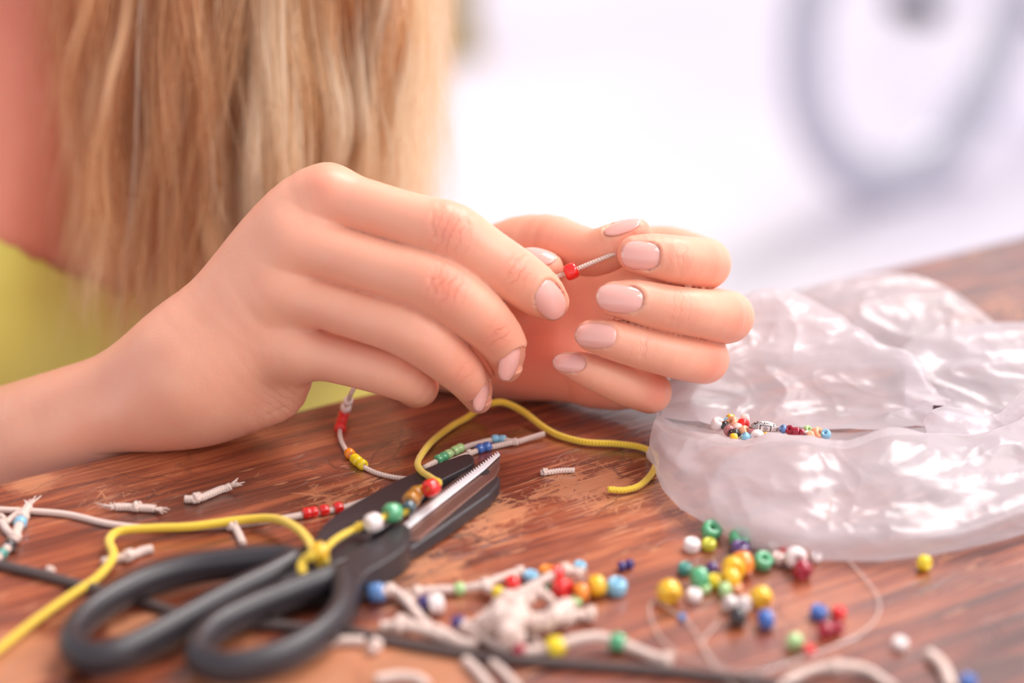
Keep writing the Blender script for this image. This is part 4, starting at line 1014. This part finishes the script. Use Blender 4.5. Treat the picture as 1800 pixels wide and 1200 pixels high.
# ------------------------------------------------------------------ scissors
def plate(name, poly, h1, h0, m, parent, bevel=.0008, htop=None):
    """outline given in pixels where its top face stands; htop(px)-> height"""
    top = [T(x, y, h1) for x, y in poly]; n = len(poly)
    V = [(*p[:2], TZ+h0) for p in top]+[tuple(p) for p in top]
    bm = bmesh.new(); vv = [bm.verts.new(v) for v in V]
    bm.faces.new(vv[n:]); bm.faces.new(vv[:n][::-1])
    for i in range(n): bm.faces.new((vv[i], vv[(i+1) % n], vv[n+(i+1) % n], vv[n+i]))
    bmesh.ops.recalc_face_normals(bm, faces=bm.faces)
    if bevel: bmesh.ops.bevel(bm, geom=list(bm.edges), offset=bevel, segments=3, profile=.5, affect='EDGES', clamp_overlap=True)
    base = np.array(parent.location); bmesh.ops.translate(bm, vec=-Vector(base), verts=bm.verts)
    me = bpy.data.meshes.new(name); bm.to_mesh(me); bm.free(); me.materials.append(m)
    me.polygons.foreach_set('use_smooth', [True]*len(me.polygons))
    o = bpy.data.objects.new(name, me); link(o, parent); 
    md = o.modifiers.new('wn', 'WEIGHTED_NORMAL'); return o
def smooth_poly(pts, n=4): 
    P2 = np.array(pts+[pts[0]], float); Q = np.vstack([P2[-2], P2, P2[1]]); out = []
    for i in range(1, len(Q)-2):
        p0, p1, p2, p3 = Q[i-1:i+3]
        for k in range(n):
            s = k/n; out.append(tuple(.5*((2*p1)+(-p0+p2)*s+(2*p0-5*p1+4*p2-p3)*s*s+(-p0+3*p1-3*p2+p3)*s**3)))
    return out
def build_scissors():
    t = thing('scissors', 'black handled craft scissors with a toothed steel blade lying on the table', 'scissors', T(620, 960))
    h = .0065
    def ring(pts, r, nm):
        pa = catmull([T(x, y, h) for x, y in pts+pts[:1]], 8)[:-1]; return tube(nm, pa, r, BLACKP, t, seg=14, closed=True, flat=(np.array([0, 0, 1.]), 1.3))
    ring([(130, 1142), (128, 1118), (155, 1082), (205, 1048), (270, 1018), (345, 998), (425, 988), (490, 984), (515, 990), (480, 1012), (430, 1036), (375, 1064), (320, 1094), (262, 1125), (205, 1150), (160, 1156)], .0038, 'finger_ring')
    ring([(350, 1158), (352, 1134), (385, 1100), (440, 1072), (500, 1048), (555, 1028), (592, 1018), (604, 1040), (598, 1075), (570, 1110), (520, 1142), (460, 1164), (395, 1174)], .0038, 'thumb_ring')
    plate('far_handle', smooth_poly([(470, 982), (530, 960), (575, 925), (640, 900), (660, 930), (620, 975), (560, 1000), (500, 1018), (470, 1010)], 3), .0075, .001, BLACKP, t, .0018)
    plate('near_handle', smooth_poly([(585, 1006), (600, 985), (630, 960), (672, 940), (702, 918), (722, 930), (716, 958), (680, 985), (640, 1010), (622, 1050), (600, 1050)], 3), .0092, .001, BLACKP, t, .002)
    # far blade: plastic sheathed upper blade
    plate('blade_sheath', smooth_poly([(556, 948), (572, 918), (620, 885), (700, 842), (775, 812), (818, 797), (832, 802), (830, 815), (790, 836), (745, 862), (705, 905), (660, 938), (600, 965)], 3), .0062, .001, BLACKP, t, .0012)
    plate('far_blade', [(690, 925), (830, 818), (862, 800), (845, 822), (740, 905), (704, 934)], .0045, .0035, STEEL, t, .0003)
    # near blade: steel face, bright toothed edge, plastic back
    plate('blade_sheath', [(640, 985), (700, 950), (870, 836), (880, 836), (877, 850), (862, 868), (780, 926), (690, 986), (650, 1010)], .0052, .0005, BLACKP, t, .001)
    plate('near_blade', [(700, 928), (720, 916), (880, 796), (878, 822), (870, 838), (738, 946), (712, 950)], .0062, .0050, STEEL, t, .0003)
    a = np.array([706, 925.]); b = np.array([879, 796.]); d = (b-a); L = np.linalg.norm(d); d /= L; nn = np.array([d[1], -d[0]]); N = 42; top = []
    for i in range(N):
        q = a+d*L*i/N; wv = 5.5; top += [tuple(q+nn*1.0), tuple(q+d*L/N*.5+nn*(1.0+wv*(1 if i > 3 else .3)))]
    low = [tuple(b+[0, 2]), tuple(b-d*40-nn*6), tuple(a+d*20-nn*8), tuple(a-nn*8)]
    plate('toothed_edge', top+low, .0072, .0064, EDGE, t, 0)
    # oval recesses stamped in the blade face
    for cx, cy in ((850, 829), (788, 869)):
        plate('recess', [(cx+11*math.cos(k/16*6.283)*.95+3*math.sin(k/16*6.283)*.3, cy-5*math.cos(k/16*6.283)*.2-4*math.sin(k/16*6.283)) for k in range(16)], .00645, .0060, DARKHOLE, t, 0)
    c = T(632, 925, .0078); tube('pivot_screw', [c-[0, 0, .004], c+[0, 0, .0002], c+[0, 0, .0006]], [.0035, .0035, .0028], DARKHOLE, t, seg=18)
build_scissors()
tag(tube('cable', path_of([(-60, 975, .0014), (0, 992, .0014), (70, 1008, .0014), (140, 1027, .0014), (210, 1045, .0014), (350, 1085, .0014), (500, 1100, .0014), (610, 1108, .0014), (700, 1128, .0014), (850, 1153, .0014), (1000, 1166, .0014), (1200, 1182, .0014), (1420, 1212, .0014), (1800, 1290, .0014), (2300, 1450, .0014)]), .0015, CABLE, loc=T(0, 992)), 'thin dark grey cable running across the table under the scissors', 'cable')
# ------------------------------------------------------------------ yellow cord
t = thing('yellow_cord', 'yellow braided cord with knots and glass beads lying over the scissors', 'cord', T(300, 930))
s_h = .0145
c_, path, R = cord('cord', [(-40, 1165, .002), (0, 1139, .002), (60, 1092, .002), (125, 1046, .002), (172, 1014, .002), (199, 978, .003), (192, 950, .003), (212, 933, .003), (270, 928, .003), (340, 925, .003), (430, 913, .003), (485, 912, .005), (520, 927, .008), (542, 950, 0.0090), (552, 975, 0.0105), (560, 985, 0.0115)], 8, YCORD, t, n=10)
cord('cord', [(566, 970, 0.0130), (550, 975, 0.0140), (534, 985, 0.0120), (530, 1000, 0.0105), (540, 1017, 0.0090)], 8.5, YCORD, t); cord('cord', [(560, 958, 0.0125), (570, 975, 0.0130), (572, 990, 0.0100), (560, 996, 0.0090)], 7, YCORD, t)
c_, path, R = cord('cord', [(565, 972, 0.0115), (590, 948, 0.0115), (618, 932, 0.0105), (640, 922, 0.0115), (656, 918, 0.0130), (676, 908, 0.0120), (690, 901, 0.0125), (703, 904, 0.0110), (718, 893, 0.0125), (722, 880, 0.0125), (733, 866, 0.0115), (742, 860, 0.0110), (758, 857, 0.0135), (768, 848, 0.0105), (756, 838, 0.0085), (742, 829, 0.0070), (734, 815, .0065), (742, 797, .003), (762, 773, .0015), (795, 748, .0015), (822, 733, .0015), (845, 716, .004), (862, 709, .008), (885, 707, .008), (918, 722, .004), (955, 750, .002), (985, 766, .0015), (1030, 777, .0015), (1085, 780, .0015), (1130, 787, .0015), (1152, 803, .0015), (1148, 828, .0015), (1126, 852, .0015), (1098, 861, .0015), (1068, 860, .002)], 6, YCORD, t, knots=[(630, 926), (768, 848), (738, 862)], n=8)
string_beads(path, R, t, [(656, 918, 17, 'white', 'white bead'), (690, 901, 18, 'green', 'mint green bead'), (719, 892, 13, 'slate', 'dark slate bead'), (723, 879, 16, 'amber', 'amber bead'), (733, 868, 14, 'amber', 'amber bead'), (758, 857, 16, 'red', 'red bead')])
put_bead(T(562, 969, 0.0140), m_px(17, T(562, 969, 0.0140)), (.7, .5, .2), 'deep_yellow', t)['label'] = 'golden yellow bead'
# clear fishing line
LINE = mat('clear_line', (.95, .80, .72), .15, .6, Transmission_Weight=.5, Coat_Weight=.6, Alpha=.42)
o = tube('nylon_line', path_of([(1462, 880, .017), (1457, 905, .012), (1460, 940, .006), (1472, 968, .001), (1498, 992, .001), (1528, 1025, .001), (1546, 1058, .001), (1538, 1090, .001), (1505, 1118, .001), (1455, 1140, .001), (1400, 1160, .001), (1330, 1180, .001), (1270, 1170, .001), (1236, 1130, .002), (1262, 1092, .002)]), .00042, LINE, seg=8, loc=T(1460, 940)); tag(o, 'clear nylon line curling down from the plastic bag past the red beads', 'line')
o = tube('nylon_line', path_of([(1330, 1210, .001), (1260, 1172, .001), (1195, 1150, .001), (1158, 1115, .001), (1142, 1075, .001), (1150, 1056, .001), (1185, 1075, .001), (1215, 1100, .001), (1240, 1145, .001), (1270, 1190, .001), (1300, 1215, .001)]), .00042, LINE, seg=8, loc=T(1150, 1100)); tag(o, 'loop of clear nylon line around the tiny blue bead', 'line')

# ------------------------------------------------------------------ plastic bag
def bicubic(rows, nu, nv):
    A = np.array([catmull(r, nu) for r in rows]); return np.array([catmull(A[:, j], nv) for j in range(A.shape[1])]).transpose(1, 0, 2)
def film(name, rows, parent, nu=16, nv=10, amp=.0022, seed=0, fine=.0006, kind=None):
    G = bicubic([[P(x, y, d) for x, y, d in r] for r in rows], nu, nv); H, W = G.shape[:2]
    du = np.gradient(G, axis=1); dv = np.gradient(G, axis=0); N = np.cross(du, dv); N /= np.linalg.norm(N, axis=2)[..., None]+1e-12
    for i in range(H):
        for j in range(W):
            q = Vector(G[i, j]); q1 = Vector((q.x*17+seed, q.y*18, q.z*50)); wv = mnoise.noise_vector(q1*1.3)*.6; q2 = Vector((q.x*60+q.z*50+seed, q.y*40, q.z*140-q.x*20))+wv*2; c3 = max(0, 1-3*abs(mnoise.noise(q2)))**2
            a = 1-2.2*abs(mnoise.noise(q1+wv)); b = 1-2.2*abs(mnoise.noise(q1*2.7+wv*2+Vector((5, 3, seed))))
            rim = min(1, abs(i-(H-1 if 'back' in name or 'fold' in name else 4*nv))/12+.25); G[i, j] += N[i, j]*((amp*a+fine*1.3*b)*rim+c3*.0007*(mnoise.noise(q1*.7)+.3)); 
    G[..., 2] = np.maximum(G[..., 2], TZ+.0004)
    V = G.reshape(-1, 3); Fc = [(i*W+j, i*W+j+1, (i+1)*W+j+1, (i+1)*W+j) for i in range(H-1) for j in range(W-1)]
    return meshobj(name, V, Fc, FILM, parent)
def build_bag():
    t = thing('plastic_bag', 'crumpled translucent white plastic bag open in front with mixed beads inside', 'bag', T(1500, 850))
    X = [1150, 1175, 1220, 1290, 1345, 1400, 1480, 1560, 1640, 1720, 1800, 1880]
    def row(ys, ds, xs=X): return list(zip(xs, ys, ds))
    def tab(y): return .3096/(.4067+(y-600)/3500*.9135)
    y0 = [800, 858, 905, 943, 960, 970, 978, 979, 972, 958, 935, 905]
    r0 = row(y0, [tab(y)-.0005 for y in y0])
    y1 = [788, 838, 880, 915, 930, 940, 945, 945, 938, 922, 895, 865]
    r1 = row(y1, [tab(a)-.004 for a in y0])
    y2 = [772, 808, 842, 868, 878, 884, 888, 886, 880, 866, 838, 800]
    r2 = row(y2, [.666, .648, .634, .626, .622, .62, .62, .62, .622, .628, .636, .646])
    y3 = [755, 785, 805, 818, 822, 820, 826, 812, 816, 815, 785, 740]
    r3 = row(y3, [.668, .654, .642, .634, .630, .629, .629, .629, .631, .636, .642, .65])
    y4 = [740, 758, 772, 786, 779, 776, 782, 754, 766, 772, 736, 690]
    r4 = row(y4, [.674, .664, .652, .646, .643, .642, .641, .64, .642, .645, .652, .662])
    y5 = [738, 757, 773, 788, 782, 779, 784, 755, 765, 770, 733, 688]
    r5 = row(y5, [.680, .672, .662, .656, .654, .653, .652, .652, .652, .655, .662, .67])
    y6 = [732, 752, 776, 792, 790, 786, 790, 765, 768, 770, 735, 690]
    r6 = row(y6, [.688, .682, .674, .668, .667, .667, .667, .667, .668, .668, .675, .682])
    r7 = row([745, 752, 758, 764, 765, 765, 766, 764, 762, 765, 735, 690], [.69, .688, .687, .686, .686, .686, .686, .686, .686, .686, .686, .69])
    film('bag_front', [r0, r1, r2, r3, r4, r5, r6, r7], t, 26, 20, .0022, 1.3)
    # raised back wall
    XB = [1160, 1195, 1240, 1290, 1335, 1400, 1455, 1535, 1600, 1640, 1665]
    yb0 = [745, 752, 760, 765, 765, 765, 768, 765, 762, 765, 770]; b0 = list(zip(XB, yb0, [.684, .683, .682, .682, .682, .682, .682, .682, .682, .682, .68]))
    yb1 = [722, 722, 722, 722, 720, 720, 722, 725, 730, 742, 758]; b1 = list(zip(XB, yb1, [.69, .694, .697, .70, .70, .70, .70, .699, .697, .692, .686]))
    yb2 = [705, 690, 670, 640, 630, 630, 650, 675, 690, 715, 745]; b2 = list(zip(XB, yb2, [.692, .698, .702, .706, .708, .708, .706, .703, .699, .694, .688]))
    yb3 = [692, 665, 625, 565, 545, 548, 575, 622, 645, 690, 732]; b3 = list(zip(XB, yb3, [.694, .70, .706, .716, .720, .720, .716, .708, .702, .696, .69]))
    yb4 = [686, 655, 605, 535, 514, 517, 545, 600, 622, 676, 724]; b4 = list(zip(XB, yb4, [.697, .704, .711, .724, .730, .730, .725, .714, .706, .699, .693]))
    film('bag_back', [b0, b1, b2, b3, b4], t, 26, 26, .0028, 4.1, .0007)
    # rear folds
    XC = [1370, 1420, 1490, 1560, 1610, 1660, 1710, 1752, 1800]
    c0 = list(zip(XC, [640, 645, 650, 655, 660, 660, 660, 660, 655], [.742]*9))
    c1 = list(zip(XC, [580, 570, 565, 562, 570, 590, 605, 620, 630], [.748]*9))
    c2 = list(zip(XC, [535, 508, 490, 480, 486, 505, 538, 572, 600], [.765, .765, .768, .77, .768, .765, .76, .755, .75]))
    film('bag_fold', [c0, c1, c2], t, 22, 28, .0022, 8.2, .0006)
    XD = [1590, 1610, 1635, 1680, 1740, 1800, 1880]
    d0 = list(zip(XD, [738, 745, 748, 752, 756, 758, 765], [.702, .701, .700, .699, .697, .696, .694]))
    d1 = list(zip(XD, [668, 670, 672, 672, 668, 665, 668], [.713]*7))
    d2 = list(zip(XD, [632, 620, 608, 598, 592, 590, 592], [.724]*7))
    d3 = list(zip(XD, [618, 600, 586, 574, 568, 567, 566], [.738]*7))
    film('bag_fold', [d0, d1, d2, d3], t, 24, 22, .0024, 12.7, .0008)
    XE = [1630, 1660, 1700, 1750, 1800, 1870]
    e0 = list(zip(XE, [800, 800, 800, 800, 790, 780], [.655, .655, .655, .654, .653, .65])); e1 = list(zip(XE, [760, 745, 742, 745, 715, 690], [.664, .665, .665, .664, .662, .66])); e2 = list(zip(XE, [745, 715, 728, 742, 690, 640], [.676, .677, .677, .676, .672, .67]))
    film('bag_fold', [e0, e1, e2], t, 24, 22, .0022, 3.7, .0007)
    o = tube('nylon_thread', [P(1640, 716, .684), P(1670, 718, .683), P(1710, 728, .682), P(1755, 745, .68)], .0009, mat('dark_thread', (.10, .05, .06), .5), loc=P(1640, 716, .684)); tag(o, 'dark thin thread inside the bag showing between two rear folds', 'thread')
build_bag()
INBAG = [
 (1262, 748, 11, 'white', 'white bead in the bag at the hand end of the bead heap'), (1275, 751, 8, 'black', 'black bead in the bag between a white and a peach bead'),
 (1288, 747, 11, 'peach', 'peach bead in the bag beside the black bead at the back'), (1284, 739, 8, 'deep_yellow', 'golden bead at the very top of the heap in the bag'),
 (1278, 743, 6, 'sky_blue', 'tiny pale blue bead in the bag next to the topmost golden bead'), (1282, 760, 9, 'mauve', 'mauve bead in the bag behind the front black bead'),
 (1291, 765, 9, 'black', 'front black bead in the bag just behind a yellow bead'), (1290, 773, 8, 'deep_yellow', 'yellow bead in the bag at the front rim below a black bead'),
 (1297, 757, 9, 'blush', 'blush bead in the bag between the peach and red beads'), (1306, 749, 10, 'red', 'bright red bead in the bag beside the patterned oval bead'),
 (1310, 740, 9, 'blush', 'pale pink bead in the bag behind the bright red bead'), (1308, 762, 10, 'peach', 'peach bead in the bag in front of the red bead'),
 (1310, 771, 8, 'sky_blue', 'pale blue bead in the bag at the front rim below a peach bead'), (1323, 765, 9, 'mauve', 'mauve bead in the bag in front of the patterned oval bead'),
 (1331, 770, 11, 'white', 'white bead in the bag at the front rim below the patterned oval bead'), (1323, 757, 6, 'slate', 'tiny slate bead in the bag touching the patterned oval bead'),
 (1345, 765, 6, 'deep_yellow', 'tiny golden bead in the bag under the patterned oval bead'), (1377, 757, 7, 'denim_blue', 'dusty blue bead in the bag between the oval bead and the pink-red beads'),
 (1389, 759, 8, 'crimson', 'crimson bead in the bag, first of three in a row from the oval bead'), (1400, 762, 8, 'crimson', 'crimson bead in the bag, middle of three in a row'),
 (1410, 764, 7, 'crimson', 'crimson bead in the bag, last of three in a row'), (1419, 758, 7, 'pale_green', 'pale green bead in the bag behind the pearl bead'),
 (1418, 766, 6, 'pearl', 'small pearl bead in the bag next to the paired peach beads'), (1436, 764, 10, 'peach', 'larger of two peach beads at the far end of the heap in the bag'),
 (1425, 769, 8, 'peach', 'smaller of two peach beads at the far end of the heap in the bag'), (1452, 766, 8, 'sky_blue', 'pale blue bead ending the heap inside the bag')]
rb = random.Random(5)
for px, py, r, c, lab in INBAG:
    p = P(px, py-3, .664+(768-py)*.0004); tag(put_bead(p, m_px(r*1.15, p), (rb.uniform(-1, 1), rb.uniform(-1, .2), rb.uniform(-.2, 1)), c), lab, 'bead', 'mixed beads inside the plastic bag')
def oval_bead():
    c = P(1344, 751, .6655); sx, sz = m_px(25, c), m_px(12.5, c); V, Fc = uvsphere(c, 1, 40, 24, (sx, sz*.8, sz))
    m = mat('patterned_metal', (.75, .66, .64), .3, .5, Metallic=.6); t = NT(m)
    tc = t.n('ShaderNodeTexCoord'); sp = t.n('ShaderNodeSeparateXYZ'); t.l(tc.outputs['Object'], sp.inputs[0])
    X = t.math('DIVIDE', sp.outputs[0], sx); Z = t.math('DIVIDE', sp.outputs[2], sz); ax = t.math('ABSOLUTE', X); az = t.math('ABSOLUTE', t.math('ADD', Z, -.15))
    def band(v, c0, w_): return t.math('LESS_THAN', t.math('ABSOLUTE', t.math('SUBTRACT', v, c0)), w_)
    box = t.math('MAXIMUM', t.math('DIVIDE', ax, .38), t.math('DIVIDE', az, .42))       # engraved square frame
    r = t.math('SQRT', t.math('ADD', t.math('POWER', t.math('MULTIPLY', X, 1.8), 2.0), t.math('POWER', t.math('ADD', Z, -.15), 2.0)))
    rings = t.math('MAXIMUM', band(r, .12, .035), band(r, .26, .03)); f = t.math('MAXIMUM', band(box, 1.0, .12), rings)
    ck = t.n('ShaderNodeTexVoronoi', i_Scale=1500.0, feature='DISTANCE_TO_EDGE'); t.l(tc.outputs['Object'], ck.inputs['Vector'])
    dots = t.math('MULTIPLY', t.math('LESS_THAN', ck.outputs['Distance'], .09), t.math('GREATER_THAN', box, 1.35)); f = t.math('MAXIMUM', f, dots)
    t.l(t.mix(f, (.80, .68, .66), (.07, .05, .05)), t.b.inputs['Base Color'])
    o = meshobj('patterned_bead', V, Fc, m, loc=c); o.rotation_euler = (0, math.radians(6), 0); tag(o, 'oval silvery bead with engraved square pattern in the bag', 'bead', 'mixed beads inside the plastic bag')
oval_bead()
